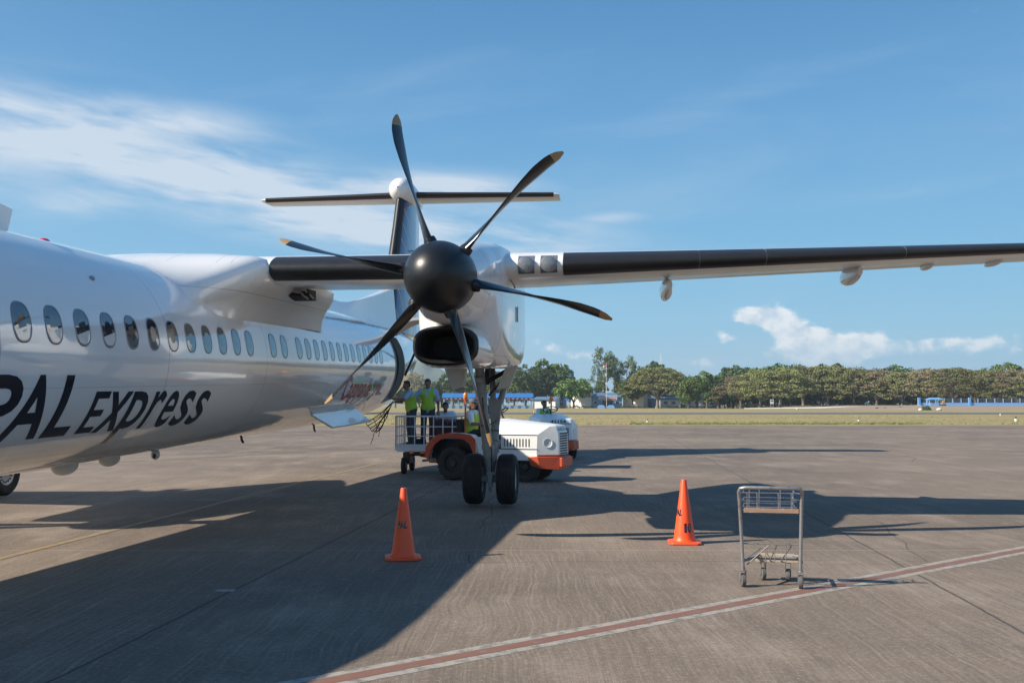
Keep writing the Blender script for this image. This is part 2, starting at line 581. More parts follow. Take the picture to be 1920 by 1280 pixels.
def ground_mat(name, base, dark, light, kind):
    m = bpy.data.materials.new(name)
    m.use_nodes = True
    t = NT(m.node_tree)
    b = t.n['Principled BSDF']
    b.inputs['Specular IOR Level'].default_value = 0.25
    g = t.new('ShaderNodeTexCoord')
    P_ = g.outputs['Object']

    def nz(scale, detail=6.0, rough=0.6, sc=(1, 1, 1), rot=0.0, dist=0.0):
        mp = t.new('ShaderNodeMapping')
        mp.inputs['Scale'].default_value = sc
        mp.inputs['Rotation'].default_value = (0, 0, rot)
        t.link(P_, mp.inputs[0])
        n = t.new('ShaderNodeTexNoise', Scale=scale, Detail=detail, Roughness=rough, Distortion=dist)
        t.link(mp.outputs[0], n.inputs['Vector'])
        return n.outputs['Fac']
    if kind == 'concrete':
        big = nz(0.12, 5, 0.6)
        mid = nz(0.9, 8, 0.65, (1, 0.5, 1))
        fine = nz(45, 3, 0.7)
        # broomed finish: fine wavy grooves
        wob_ = t.new('ShaderNodeMapping')
        t.link(P_, wob_.inputs[0])
        nw = t.new('ShaderNodeTexNoise', Scale=0.55, Detail=2.0, Roughness=0.5)
        t.link(P_, nw.inputs['Vector'])
        va = t.new('ShaderNodeVectorMath', _operation='SCALE', Scale=0.32)
        t.link(nw.outputs['Color'], va.inputs[0])
        vb = t.new('ShaderNodeVectorMath', _operation='ADD')
        t.link(P_, vb.inputs[0])
        t.link(va.outputs[0], vb.inputs[1])
        Pw = vb.outputs[0]
        P0, P_ = P_, Pw
        broom = nz(1.0, 4, 0.6, (34, 0.55, 1), R(6), 0.1)
        broom2 = nz(1.0, 4, 0.7, (66, 1.4, 1), R(3.5), 0.1)
        P_ = P0
        patchy = nz(0.35, 4, 0.6)
        streak = nz(1.0, 6, 0.6, (0.25, 3.0, 1), R(3))
        c = t.mix(t.smooth(big, 0.3, 0.7), dark, base)
        c = t.mix(t.math('MULTIPLY', t.smooth(mid, 0.45, 0.75), 0.55), c, light)
        c = t.mix(t.math('MULTIPLY', t.smooth(streak, 0.5, 0.75), 0.35), c, dark)
        bl = t.math('ADD', t.math('MULTIPLY', broom, 0.6), t.math('MULTIPLY', broom2, 0.4))
        pk = t.math('ADD', t.math('MULTIPLY', t.smooth(patchy, 0.35, 0.65), 0.5), 0.35)
        c = t.mix(t.math('MULTIPLY', t.smooth(bl, 0.48, 0.66), t.math('MULTIPLY', pk, 0.55)), c, light)
        c = t.mix(t.math('MULTIPLY', t.smooth(bl, 0.52, 0.34), t.math('MULTIPLY', pk, 0.5)), c, dark)
        # aggregate showing through, coarse and fine grain
        gr1 = nz(26, 7, 0.85)
        gr2 = nz(7, 8, 0.8)
        c = t.mix(t.math('MULTIPLY', t.smooth(gr1, 0.50, 0.66), 0.60), c, light)
        c = t.mix(t.math('MULTIPLY', t.smooth(gr1, 0.50, 0.34), 0.60), c, dark)
        c = t.mix(t.math('MULTIPLY', t.smooth(gr2, 0.54, 0.70), 0.35), c, light)
        c = t.mix(t.math('MULTIPLY', t.smooth(gr2, 0.46, 0.30), 0.45), c, dark)
        # wandering hairline cracks in a few slabs
        vr = t.new('ShaderNodeTexVoronoi', Scale=0.16)
        vr.feature = 'DISTANCE_TO_EDGE'
        t.link(Pw, vr.inputs['Vector'])
        ck = t.math('MULTIPLY', t.math('LESS_THAN', vr.outputs['Distance'], 0.0016), t.math('GREATER_THAN', nz(0.09, 2), 0.50))
        c = t.mix(t.math('MULTIPLY', ck, 0.6), c, (0.05, 0.045, 0.04))
        fleck = nz(19, 2, 0.5)
        c = t.mix(t.math('MULTIPLY', t.smooth(fleck, 0.74, 0.78), 0.7), c, (0.45, 0.42, 0.38))
        oil = nz(0.9, 6, 0.7, dist=0.6)
        c = t.mix(t.math('MULTIPLY', t.smooth(oil, 0.64, 0.76), 0.5), c, (0.045, 0.043, 0.04))
        # slab joints, two directions
        wob = t.math('MULTIPLY', t.math('SUBTRACT', nz(1.5, 3), 0.5), 0.05)
        sp0 = t.new('ShaderNodeSeparateXYZ')
        t.link(P_, sp0.inputs[0])
        # joints running along the stand
        q = t.math('SUBTRACT', sp0.outputs[0], t.math('MULTIPLY', sp0.outputs[1], 0.0973))
        q = t.math('PINGPONG', t.math('ADD', t.math('ADD', q, 3.4), wob), 3.225)
        c = t.mix(t.math('MULTIPLY', t.math('LESS_THAN', q, 0.013), 0.8), c, (0.045, 0.042, 0.04))
        # joints across it, worn pale
        q = t.math('PINGPONG', t.math('ADD', t.math('ADD', sp0.outputs[1], 0.5), wob), 3.0)
        c = t.mix(t.math('MULTIPLY', t.math('LESS_THAN', q, 0.016), 0.5), c, light)
        t.link(c, b.inputs['Base Color'])
        b.inputs['Roughness'].default_value = 0.82
        hh = t.math('ADD', t.math('MULTIPLY', bl, 1.0), t.math('MULTIPLY', fine, 0.35))
        bp = t.new('ShaderNodeBump', Strength=0.45, Distance=0.012)
        t.link(hh, bp.inputs['Height'])
        t.link(bp.outputs[0], b.inputs['Normal'])
    elif kind == 'grass':
        a1 = nz(0.05, 6, 0.6, (0.4, 1.5, 1))
        a2 = nz(0.5, 8, 0.7)
        a3 = nz(5, 5, 0.7, (1, 0.4, 1))
        c = t.mix(t.smooth(a1, 0.38, 0.66), dark, base)
        c = t.mix(t.math('MULTIPLY', t.smooth(a2, 0.42, 0.7), 0.7), c, light)
        c = t.mix(t.math('MULTIPLY', t.smooth(a3, 0.5, 0.75), 0.4), c, (0.06, 0.07, 0.02))
        t.link(c, b.inputs['Base Color'])
        b.inputs['Roughness'].default_value = 0.95
        bp = t.new('ShaderNodeBump', Strength=0.6, Distance=0.2)
        t.link(a3, bp.inputs['Height'])
        t.link(bp.outputs[0], b.inputs['Normal'])
    else:
        a1 = nz(0.02, 6, 0.6, (0.3, 2.5, 1))
        a2 = nz(0.6, 8, 0.7, (0.3, 1, 1))
        c = t.mix(t.smooth(a1, 0.35, 0.65), dark, base)
        c = t.mix(t.math('MULTIPLY', t.smooth(a2, 0.45, 0.7), 0.5), c, light)
        t.link(c, b.inputs['Base Color'])
        b.inputs['Roughness'].default_value = 0.85
    MATS[name] = m
    return m


ground_mat('apron_concrete', (0.210, 0.165, 0.127), (0.112, 0.089, 0.071), (0.355, 0.290, 0.232), 'concrete')
ground_mat('grass_dry', (0.315, 0.250, 0.118), (0.250, 0.215, 0.092), (0.37, 0.300, 0.17), 'grass')
ground_mat('runway_asphalt', (0.125, 0.122, 0.12), (0.080, 0.080, 0.082), (0.20, 0.19, 0.18), 'asphalt')
ground_mat('dirt_brown', (0.30, 0.225, 0.16), (0.22, 0.17, 0.115), (0.36, 0.29, 0.21), 'asphalt')

flat('ground', [(-2400, -900), (2400, -900), (2400, 3300), (-2400, 3300)], -0.06, 'grass_dry')
flat('apron', [(-160, -160), (220, -160), (220, 80.5), (60, 79.0), (10, 77.6), (-20, 76.5), (-160, 74)], 0.0, 'apron_concrete')
flat('grass_strip', [(-260, 72), (-160, 74.0), (-20, 76.5), (10, 77.6), (60, 79.0), (220, 80.5), (420, 85), (420, 152), (-260, 166)], -0.004, 'grass_dry')
flat('runway', [(-400, 171), (420, 152), (420, 186), (-400, 204)], -0.004, 'runway_asphalt')
flat('far_grass', [(-700, 208), (420, 186), (700, 182), (1200, 900), (-1200, 900)], -0.008, 'grass_dry')


def paint_mat(name, color, wear, under=None):
    m = mat(name, color, 0.7, var=0.12, vscale=6)
    t = NT(m.node_tree)
    b = t.n['Principled BSDF']
    src = b.inputs['Base Color'].links[0].from_socket
    g = t.new('ShaderNodeTexCoord')
    n1 = t.new('ShaderNodeTexNoise', Scale=9.0, Detail=9.0, Roughness=0.75)
    t.link(g.outputs['Object'], n1.inputs['Vector'])
    f = t.smooth(n1.outputs['Fac'], wear - 0.08, wear + 0.10)
    t.link(t.mix(f, src, (0.17, 0.15, 0.13)), b.inputs['Base Color'])
    return m


paint_mat('line_white', (0.33, 0.30, 0.26), 0.53)
paint_mat('line_red', (0.20, 0.095, 0.065), 0.58)
paint_mat('line_yellow', (0.30, 0.20, 0.085), 0.50)
paint_mat('line_faint', (0.26, 0.23, 0.20), 0.50)


def strip(name, a, b, w0, material, z, jitter=0.006, label=None):
    a = Vector((*a, 0))
    b = Vector((*b, 0))
    d = (b - a).normalized()
    n = Vector((-d.y, d.x, 0))
    L = (b - a).length
    k = max(2, int(L / 0.35))
    rnd = random.Random(sum(map(ord, material)) % 97 + int(L * 10))
    vs = []
    for i in range(k + 1):
        p = a + d * L * i / k
        vs.append(p + n * (w0[0] + rnd.uniform(-jitter, jitter)) + Vector((0, 0, z)))
        vs.append(p + n * (w0[1] + rnd.uniform(-jitter, jitter)) + Vector((0, 0, z)))
    fs = [(2 * i, 2 * i + 2, 2 * i + 3, 2 * i + 1) for i in range(k)]
    o = MB().add(vs, fs).build(name, material, smooth=0, recalc=False)
    return tag(o, kind='structure', label=label)


A_, B_ = (-4.27, 3.70), (14.6, 18.2)
def on_line(t_):
    return (A_[0] + (B_[0] - A_[0]) * t_, A_[1] + (B_[1] - A_[1]) * t_)
strip('white_line', A_, B_, (-0.155, 0.150), 'line_white', 0.0015)
strip('red_line', A_, B_, (-0.065, 0.060), 'line_red', 0.003)
strip('yellow_line', (-7.6, -9.0), (-2.1, 45.0), (-0.06, 0.06), 'line_yellow', 0.004, 0.01)
strip('yellow_line', (-21, 14.5), (3.0, 50.0), (-0.07, 0.07), 'line_yellow', 0.0055, 0.01)
strip('yellow_line', (-9.4, 38.6), (-7.6, 38.5), (-0.08, 0.08), 'line_yellow', 0.004, 0.01)
strip('pale_line', (-16, 41.0), (-2.5, 42.8), (-0.05, 0.05), 'line_faint', 0.007, 0.01)
strip('paint_patch', (-2.67, 9.02), (-2.50, 9.02), (-0.06, 0.06), 'line_white', 0.004)


# raised dirt bank on the right, below the blue fence
def embankment():
    mb = MB()
    xs = [92 + i * 6 for i in range(34)]
    rows = [(0, 262), (0.35, 268), (0.8, 282), (1.15, 300), (1.2, 420)]
    rings = []
    for h, y in rows:
        ring = []
        for i, x in enumerate(xs):
            ramp = min(1.0, max(0.0, (x - 94) / 26.0))
            ramp = ramp * ramp * (3 - 2 * ramp)
            ring.append((x * (y / 300.0) if False else x, y + (1 - ramp) * 20, max(-0.02, h * ramp + (mnoise.noise(Vector((x * .13, y * .1, 0))) * 0.06 if h else -0.02))))
        rings.append(ring)
    mb.loft(rings, closed=False, cap=(False, False))
    o = mb.build('embankment', 'dirt_brown', smooth=60, recalc=False)
    tag(o, kind='structure')
embankment()


# low tufts that break the grass edge
def tufts(name, n, x0, x1, y0, y1, h0, h1, material, seed):
    rnd = random.Random(seed)
    vs = []
    fs = []
    for i in range(n):
        y = y0 + (y1 - y0) * rnd.random() ** 1.6
        x = rnd.uniform(x0, x1) * y / 100
        yb = y + 0.03 * x * (1 if x > 0 else 0.5)
        h = rnd.uniform(h0, h1)
        w_ = h * rnd.uniform(0.6, 1.6)
        a = rnd.uniform(-0.6, 0.6)
        dx, dy = w_ * math.cos(a), w_ * math.sin(a)
        o = len(vs)
        for q in range(3):
            ox = (q - 1) * w_ * 0.5
            vs += [(x + ox - dx * .22, yb - dy * .22, -0.02), (x + ox + dx * .22, yb + dy * .22, -0.02),
                   (x + ox + rnd.uniform(-.2, .2) * w_, yb + rnd.uniform(-.1, .1), h * rnd.uniform(.6, 1))]
            fs.append((o + q * 3, o + q * 3 + 1, o + q * 3 + 2))
    o = MB().add(vs, fs).build(name, material, smooth=0, recalc=False)
    return tag(o, kind='stuff', cat='grass', label='dry grass growing in tufts beyond the concrete apron')


mat('tuft_dry', (0.34, 0.30, 0.14), 0.9, var=0.3, vscale=0.4)
mat('tuft_green', (0.16, 0.22, 0.05), 0.9, var=0.3, vscale=0.4)
tufts('grass_tufts', 6000, -60, 60, 80.3, 150, 0.04, 0.12, 'tuft_dry', 3)
o = tufts('green_grass_tufts', 1500, 12, 42, 80.5, 88, 0.04, 0.14, 'tuft_green', 4)
o['label'] = 'fresh green grass along the edge of the apron'


# distant mountain
def mountain(name, cx, D, wdt, hgt, seed, color):
    m = mat('hill_' + name + str(seed), color, 0.95, var=0.1, vscale=0.002)
    mb = MB()
    nx, ny = 60, 14
    vs = []
    for j in range(ny):
        for i in range(nx):
            x = (i / (nx - 1) - 0.5) * 2
            y = j / (ny - 1)
            prof = max(0, 1 - abs(x) ** 1.5) * math.sin(math.pi * min(1, y * 0.9 + 0.0))
            k = mnoise.fractal(Vector((x * 2.2 + seed, y * 1.5, seed)), 0.8, 2.0, 5)
            vs.append((cx + x * wdt, D + (y - 0.5) * wdt * 0.8, max(-2, hgt * prof * (1 + 0.25 * k))))
    fs = [(j * nx + i, j * nx + i + 1, (j + 1) * nx + i + 1, (j + 1) * nx + i) for j in range(ny - 1) for i in range(nx - 1)]
    mb.add(vs, fs)
    o = mb.build(name, m, smooth=60, recalc=False)
    tag(o, kind='structure')
mountain('hills', -275, 2600, 230, 126, 1, (0.10, 0.14, 0.09))
mountain('hills', -800, 2700, 420, 100, 5, (0.10, 0.14, 0.09))

# ------------------------------------------------------------------ the airliner
# aircraft axes: s aft, u to its left side (our right), w up, measured from the eye; the nose points at us, a little low
ax_s = ray(1140, 707).normalized()
ax_u = Vector((ax_s.y, -ax_s.x, 0)).normalized()
ax_w = ax_u.cross(ax_s)
UC, WC, RF = -6.52, 0.27, 1.30          # fuselage axis and radius
S0, W0 = 16.3, -2.09                    # base: on the ground below the main gear
EYEV = Vector((0, 0, EYE))


def AP(u, s, w_):
    return (u - UC, s - S0, w_ - W0)


def uw(px, py, s):
    d = ray(px, py)
    k = s / d.dot(ax_s)
    return d.dot(ax_u) * k, d.dot(ax_w) * k


def CY(s, phi, r=RF):
    """point on the fuselage skin: station s, angle phi (degrees up from its left side)"""
    rr, cc = fus(s)
    k = r - RF + rr
    return (k * math.cos(R(phi)), s - S0, cc + k * math.sin(R(phi)) - W0)


plane = bpy.data.objects.new('airliner', None)
col.objects.link(plane)
M3 = Matrix((ax_u, ax_s, ax_w)).transposed().to_4x4()
base = EYEV + ax_u * UC + ax_s * S0 + ax_w * W0
M3.translation = base
plane.matrix_world = M3
tag(plane, 'white twin propeller airliner parked with its left wing and six blade propeller towards us', 'airliner')

# fuselage skin with seams
fm = mat('fuselage_paint', (0.82, 0.81, 0.79), 0.10, coat=0.7, var=0.02, vscale=0.8)
t_ = NT(fm.node_tree)
bs = t_.n['Principled BSDF']
src = bs.inputs['Base Color'].links[0].from_socket
g_ = t_.new('ShaderNodeTexCoord')
sp_ = t_.new('ShaderNodeSeparateXYZ')
t_.link(g_.outputs['Object'], sp_.inputs[0])
cc_ = src
for s_, wd in ((8.05, .004), (11.35, .006), (14.76, .005), (18.2, .005), (21.3, .005), (23.4, .006)):
    ln = t_.math('LESS_THAN', t_.math('ABSOLUTE', t_.math('SUBTRACT', sp_.outputs[1], s_ - S0)), wd)
    cc_ = t_.mix(t_.math('MULTIPLY', ln, 0.6), cc_, (0.16, 0.16, 0.17))
ln = t_.math('LESS_THAN', t_.math('ABSOLUTE', t_.math('SUBTRACT', sp_.outputs[2], (WC - 0.36) - W0)), .004)
cc_ = t_.mix(t_.math('MULTIPLY', ln, 0.35), cc_, (0.3, 0.3, 0.3))
# brown-grey streaks running aft, stronger towards the belly
mp_ = t_.new('ShaderNodeMapping')
mp_.inputs['Scale'].default_value = (2.5, 0.35, 2.5)
t_.link(g_.outputs['Object'], mp_.inputs[0])
nz_ = t_.new('ShaderNodeTexNoise', Scale=1.4, Detail=9.0, Roughness=0.65)
t_.link(mp_.outputs[0], nz_.inputs['Vector'])
bel = t_.smooth(sp_.outputs[2], WC - W0 - 0.6, WC - W0 - 1.25)
cc_ = t_.mix(t_.math('MULTIPLY', t_.math('MULTIPLY', bel, t_.smooth(nz_.outputs['Fac'], 0.3, 0.7)), 0.55), cc_, (0.33, 0.29, 0.25))
t_.link(cc_, bs.inputs['Base Color'])
# skin ripple between frames
wv_ = t_.new('ShaderNodeTexNoise', Scale=1.3, Detail=2.0, Roughness=0.5)
t_.link(g_.outputs['Object'], wv_.inputs['Vector'])
bp_ = t_.new('ShaderNodeBump', Strength=0.12, Distance=0.05)
t_.link(wv_.outputs['Fac'], bp_.inputs['Height'])
t_.link(bp_.outputs[0], bs.inputs['Normal'])
t_.link(bp_.outputs[0], bs.inputs['Coat Normal'])

FS = [(1.2, .05, -.15), (1.35, .22, -.13), (1.7, .45, -.08), (2.2, .68, 0.0), (3.0, .95, .10), (4.0, 1.16, .19), (5.2, 1.28, .26), (6.2, 1.30, .27),
      (23.0, 1.30, .27), (24.1, 1.285, .28), (25.4, 1.23, .32), (27.0, 1.08, .43), (28.8, .86, .58), (30.6, .60, .75),
      (32.4, .34, .90), (33.6, .16, .97), (33.9, .04, .98)]


def fus(s):
    for i in range(len(FS) - 1):
        if FS[i][0] <= s <= FS[i + 1][0]:
            k = (s - FS[i][0]) / (FS[i + 1][0] - FS[i][0])
            return FS[i][1] + (FS[i + 1][1] - FS[i][1]) * k, FS[i][2] + (FS[i + 1][2] - FS[i][2]) * k
    return FS[-1][1:] if s > FS[-1][0] else FS[0][1:]


def build_fuselage():
    N = 120
    D0, D1, P0, P1 = 24.1, 25.4, -45, 36      # cargo doorway
    ss = sorted(set([f[0] for f in FS] + [7 + i for i in range(17)] + [24.1, 24.75, 25.4, 26.2, 28.0, 29.6, 31.5]))
    vs = []
    for s in ss:
        for k in range(N):
            vs.append(CY(s, 360.0 * k / N))
    fs = []
    for i in range(len(ss) - 1):
        for k in range(N):
            ph = (360.0 * (k + 0.5) / N + 180) % 360 - 180
            if D0 <= (ss[i] + ss[i + 1]) / 2 <= D1 and P0 < ph < P1:
                continue
            k2 = (k + 1) % N
            fs.append((i * N + k, (i + 1) * N + k, (i + 1) * N + k2, i * N + k2))
    fs.append(tuple(range(N)))
    fs.append(tuple((len(ss) - 1) * N + k for k in range(N))[::-1])
    mb = MB().add(vs, fs)
    o = mb.build('fuselage', fm, plane, smooth=50, recalc=False)
    # doorway lining; a black sheet behind it paints in the dark of the hold
    fr = MB()
    ph = [P0 + (P1 - P0) * i / 16 for i in range(17)]
    for s, face in ((D0, 1), (D1, 1)):
        fr.mat(0 if s == D1 else 1)
        fr.loft([[CY(s, p, RF + 0.004) for p in ph], [CY(s, p, RF - 0.15) for p in ph]], closed=False, cap=(False, False))
    for p in (P0, P1):
        fr.loft([[CY(D0, p, RF + .004), CY(D1, p, RF + .004)], [CY(D0, p, RF - .15), CY(D1, p, RF - .15)]], closed=False, cap=(False, False))
    # raised rims on both edges
    for s in (D0, D1):
        fr.loft([[CY(s - .03, p, RF + .012) for p in ph], [CY(s + .03, p, RF + .012) for p in ph]], closed=False, cap=(False, False))
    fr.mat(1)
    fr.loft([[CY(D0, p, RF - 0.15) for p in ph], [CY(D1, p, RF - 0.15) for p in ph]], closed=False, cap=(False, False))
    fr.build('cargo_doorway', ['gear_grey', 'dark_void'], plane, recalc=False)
    # up and over cargo door, swung open above the doorway
    dd = MB()
    hinge_u, hinge_w = CY(24.7, P1)[0] + UC, CY(24.7, P1)[2] + W0
    prof = []
    for i in range(13):
        q = i / 12
        prof.append((hinge_u + 0.92 * q, hinge_w + 0.05 + 0.34 * math.sin(q * 1.75)))
    a_ = [[AP(u_, D0 + .02, w_) for u_, w_ in prof], [AP(u_, D1 - .02, w_) for u_, w_ in prof]]
    th = 0.07
    top = [[(x, y, z + th) for x, y, z in r_] for r_ in a_]
    ring0 = a_[0] + top[0][::-1]
    ring1 = a_[1] + top[1][::-1]
    dd.loft([ring0, ring1])
    d_ = dd.build('cargo_door', 'cream_panel', plane, smooth=50)
    st = MB()
    st.tube([AP(hinge_u + .85, 25.3, hinge_w + .36), AP(hinge_u + .30, 25.3, hinge_w - .85)], .022, 8)
    st.tube([AP(hinge_u + .60, 25.3, hinge_w - .18), AP(hinge_u + .24, 25.3, hinge_w - .98)], .032, 8)
    st.build('door_strut', 'gear_dark', d_)
build_fuselage()


# cabin windows
def window(s):
    mb = MB()
    hh, hw_ = 0.178, 0.132
    ring = []
    N = 28
    for k in range(N):
        a = 2 * math.pi * k / N
        c, q = math.cos(a), math.sin(a)
        ring.append((hw_ * math.copysign(abs(c) ** (2 / 2.6), c), hh * math.copysign(abs(q) ** (2 / 2.6), q)))

    def P_(x, y, off):
        return CY(s + x, 10.8 + math.degrees(y / RF), RF + off)
    mb.mat(0)
    mb.loft([[P_(x * 1.13, y * 1.09, .0008) for x, y in ring], [P_(x * 1.10, y * 1.07, .005) for x, y in ring],
             [P_(x, y, .005) for x, y in ring], [P_(x * .98, y * .985, -.0) for x, y in ring]], cap=(False, False))
    o = mb.build('window', 'rim_grey', plane, recalc=False, smooth=60)
    pb = MB()
    pb.loft([[P_(x * .99, y * .99, .002) for x, y in ring], [P_(x * .5, y * .5, .003) for x, y in ring]], cap=(False, False))
    pb.add([P_(x * .5, y * .5, .003) for x, y in ring], [tuple(range(N))])
    pb.build('pane', 'glass_dark', o, recalc=False, smooth=80)
    if s < 10.0:
        # a lowered blind behind the glass shows as a pale lower part
        sb = MB()
        low = [(x, min(y, -0.055 + 0.25 * x)) for x, y in ring]
        sb.add([P_(x * .96, y * .96, .0042) for x, y in low], [tuple(range(N))])
        sb.build('window_blind', 'shade_white', o, recalc=False, smooth=0)


for s in [7.37, 7.88] + [8.39 + 0.515 * i for i in range(12)] + [15.07, 15.62] + [16.40 + 0.508 * i for i in range(13)]:
    window(s)


# lettering painted on the skin
def skin_text(items, name, material, bold, cuts=10, off=0.003):
    mb = MB()
    for ch, s0, s1, p0, p1, b_ in items:
        v2, f2 = fit_text(ch, s0, s1, p0, p1, bold=b_, cuts=cuts)
        mb.add([CY(x, y, RF + off) for x, y in v2], f2)
    return mb.build(name, material, plane, smooth=60, recalc=False)


B1, B2 = 0.022, 0.012
skin_text([('P', 7.93, 8.49, -40.3, -10.3, B1), ('A', 8.42, 9.07, -40.6, -10.3, B1), ('L', 9.15, 9.61, -40.8, -10.4, B1),
           ('E', 9.79, 10.11, -40.5, -18.1, B2), ('x', 10.13, 10.62, -41.0, -18.4, B2), ('p', 10.63, 11.07, -50.4, -18.6, B2),
           ('r', 11.17, 11.49, -41.4, -18.6, B2), ('e', 11.54, 11.88, -42.0, -18.8, B2), ('s', 11.99, 12.36, -42.2, -19.0, B2),
           ('s', 12.47, 12.84, -42.6, -19.3, B2)], 'airline_lettering', 'letter_ink', B1)
skin_text([('C', 19.60, 20.0, -34.0, -9.5, .018), ('a', 20.02, 20.22, -32.0, -17.0, .018), ('g', 20.24, 20.46, -38.0, -17.5, .018),
           ('a', 20.48, 20.70, -32.5, -17.5, .018), ('y', 20.70, 20.92, -38.5, -17.5, .018), ('a', 20.93, 21.13, -32.5, -17.5, .018),
           ('n', 21.15, 21.36, -32.5, -17.5, .018), ('d', 21.44, 21.66, -32.0, -13.0, .018), ('e', 21.68, 21.88, -32.0, -18.0, .018)], 'city_name_lettering', 'script_red', .02, cuts=4)
skin_text([('r', 22.36, 22.54, -32.0, -17.5, .018), ('o', 22.54, 22.80, -32.0, -17.5, .018)], 'city_name_lettering', 'script_red', .02, cuts=4)
# a pineapple stands in for the capital O
pn = MB()
ell = [(22.13 + 0.15 * math.cos(2 * math.pi * k / 24), -29.5 + 8.5 * math.sin(2 * math.pi * k / 24)) for k in range(24)]
pn.mat(0).add([CY(x, y, RF + .004) for x, y in ell], [tuple(range(24))])
pn.mat(1)
for k in range(7):
    a = (k - 3) * 0.05
    hgt = 10.5 - abs(k - 3) * 1.8
    pn.add([CY(22.10 + a * .5, -21.5, RF + .005), CY(22.16 + a * .5, -21.5, RF + .005), CY(22.13 + a * 2.0, -21.5 + hgt, RF + .005)], [(0, 1, 2)])
pn.build('pineapple_emblem', ['fruit_gold', 'leaf_paint'], plane, smooth=0, recalc=False)


# wing
def yt(x, t):
    return 5 * t * (0.2969 * math.sqrt(max(x, 0)) - 0.1260 * x - 0.3516 * x * x + 0.2843 * x ** 3 - 0.1015 * x ** 4)


def wing_at(v):
    """v: distance from the centreline -> LE station, chord, LE height, thickness ratio"""
    if v < 5.2:
        return 13.72, 3.0, 1.565, 0.150
    k = (v - 5.2) / 9.1
    return 13.72 + 0.05 * (v - 5.2), 3.0 - 1.65 * k, 1.565 + 0.0265 * (v - 5.2), 0.150 - 0.055 * k


XS = [0, .004, .012, .03, .055, .085, .12, .18, .26, .36, .48, .6, .72, .84, .93, 1.0]


def wing_pt(v, x, upper, off=0.0, x_off=0.0):
    s, c, w_, t = wing_at(v)
    cam_ = 0.025 * 4 * x * (1 - x)
    y = yt(x, t)
    w_ += c * (cam_ + (y if upper else -y)) + (off if upper else -off) - c * x * 0.012
    return s + c * x - x_off, w_


def wing_ring(v, side, xs=None, xl=None):
    pts = []
    for x in reversed(XS):
        s, w_ = wing_pt(v, x, True)
        pts.append(AP(UC + side * v, s, w_))
    for x in XS[1:]:
        s, w_ = wing_pt(v, x, False)
        pts.append(AP(UC + side * v, s, w_))
    return pts


wm = mat('wing_paint', (0.78, 0.78, 0.77), 0.24, coat=0.15, var=0.03, stain=(0.42, 0.38, 0.34), stain_amt=0.30, stain_scale=1.2)


def build_wing(side):
    vs_ = [0.0, 1.6, 3.0, 4.5, 5.2, 6.5, 8, 9.5, 11, 12.5, 13.6, 14.1, 14.3]
    rings = [wing_ring(v, side) for v in vs_[:-1]]
    # rounded tip
    last = wing_ring(14.3, side)
    c = Vector(last[len(XS) - 1])
    s, ch, w_, t = wing_at(14.3)
    last = [((p[0]), s - S0 + (p[1] - (s - S0)) * 0.80 + .18, (w_ - W0) + (p[2] - (w_ - W0)) * 0.35) for p in last]
    rings.append(last)
    o = MB().loft(rings).build('wing', wm, plane, smooth=40)
    # rubber boots along the leading edge
    segs = [(1.68, 3.92), (5.90, 7.80), (7.805, 8.72), (8.725, 10.62), (10.625, 13.9)] if side > 0 else [(1.68, 3.92), (5.2, 8.7), (8.71, 13.9)]
    for a, b in segs:
        xs = [.112, .09, .072, .055, .04, .027, .016, .008, .003, .0]
        def ring(v):
            f = 1.0
            r_ = [AP(UC + side * v, wing_pt(v, x, True)[0] - .004, wing_pt(v, x, True, .004)[1]) for x in xs]
            xl = [.003, .008, .016, .028, .045, .065, .085]
            r_ += [AP(UC + side * v, wing_pt(v, x, False)[0] - .004, wing_pt(v, x, False, .004)[1]) for x in xl]
            return r_
        n = 4
        vv = [a + (b - a) * i / n for i in range(n + 1)]
        rr = [ring(v) for v in vv]
        # turned down edges so the boot has thickness
        MB().loft(rr, closed=False, cap=(False, False)).build('deicing_boot', 'boot_rubber', o, recalc=False, smooth=60)
    return o


wing_l = build_wing(1)
wing_r = build_wing(-1)


def flap_fairing(v, s0, s1, w_, hw_, hh, side=1, tilt=0.0):
    mb = MB()
    rings = []
    for i in range(11):
        q = i / 10
        k = math.sin(math.pi * min(1, max(0, q * 0.93 + 0.07))) ** 0.55
        cy = w_ + tilt * q
        rings.append([AP(UC + side * v + hw_ * k * math.cos(2 * math.pi * j / 18), s0 + (s1 - s0) * q, cy + hh * k * math.sin(2 * math.pi * j / 18)) for j in range(18)])
    mb.loft(rings)
    mb.build('flap_fairing', 'white_paint', wing_l if side > 0 else wing_r, smooth=60)


for sd in (1, -1):
    flap_fairing(7.45, 15.0, 16.9, 1.385, .10, .165, sd, 0.0)
    flap_fairing(10.25, 15.0, 16.3, 1.56, .08, .155, sd, 0.0)
    flap_fairing(11.35, 15.2, 15.8, 1.67, .045, .06, sd)
    flap_fairing(12.3, 15.1, 15.8, 1.70, .04, .05, sd)

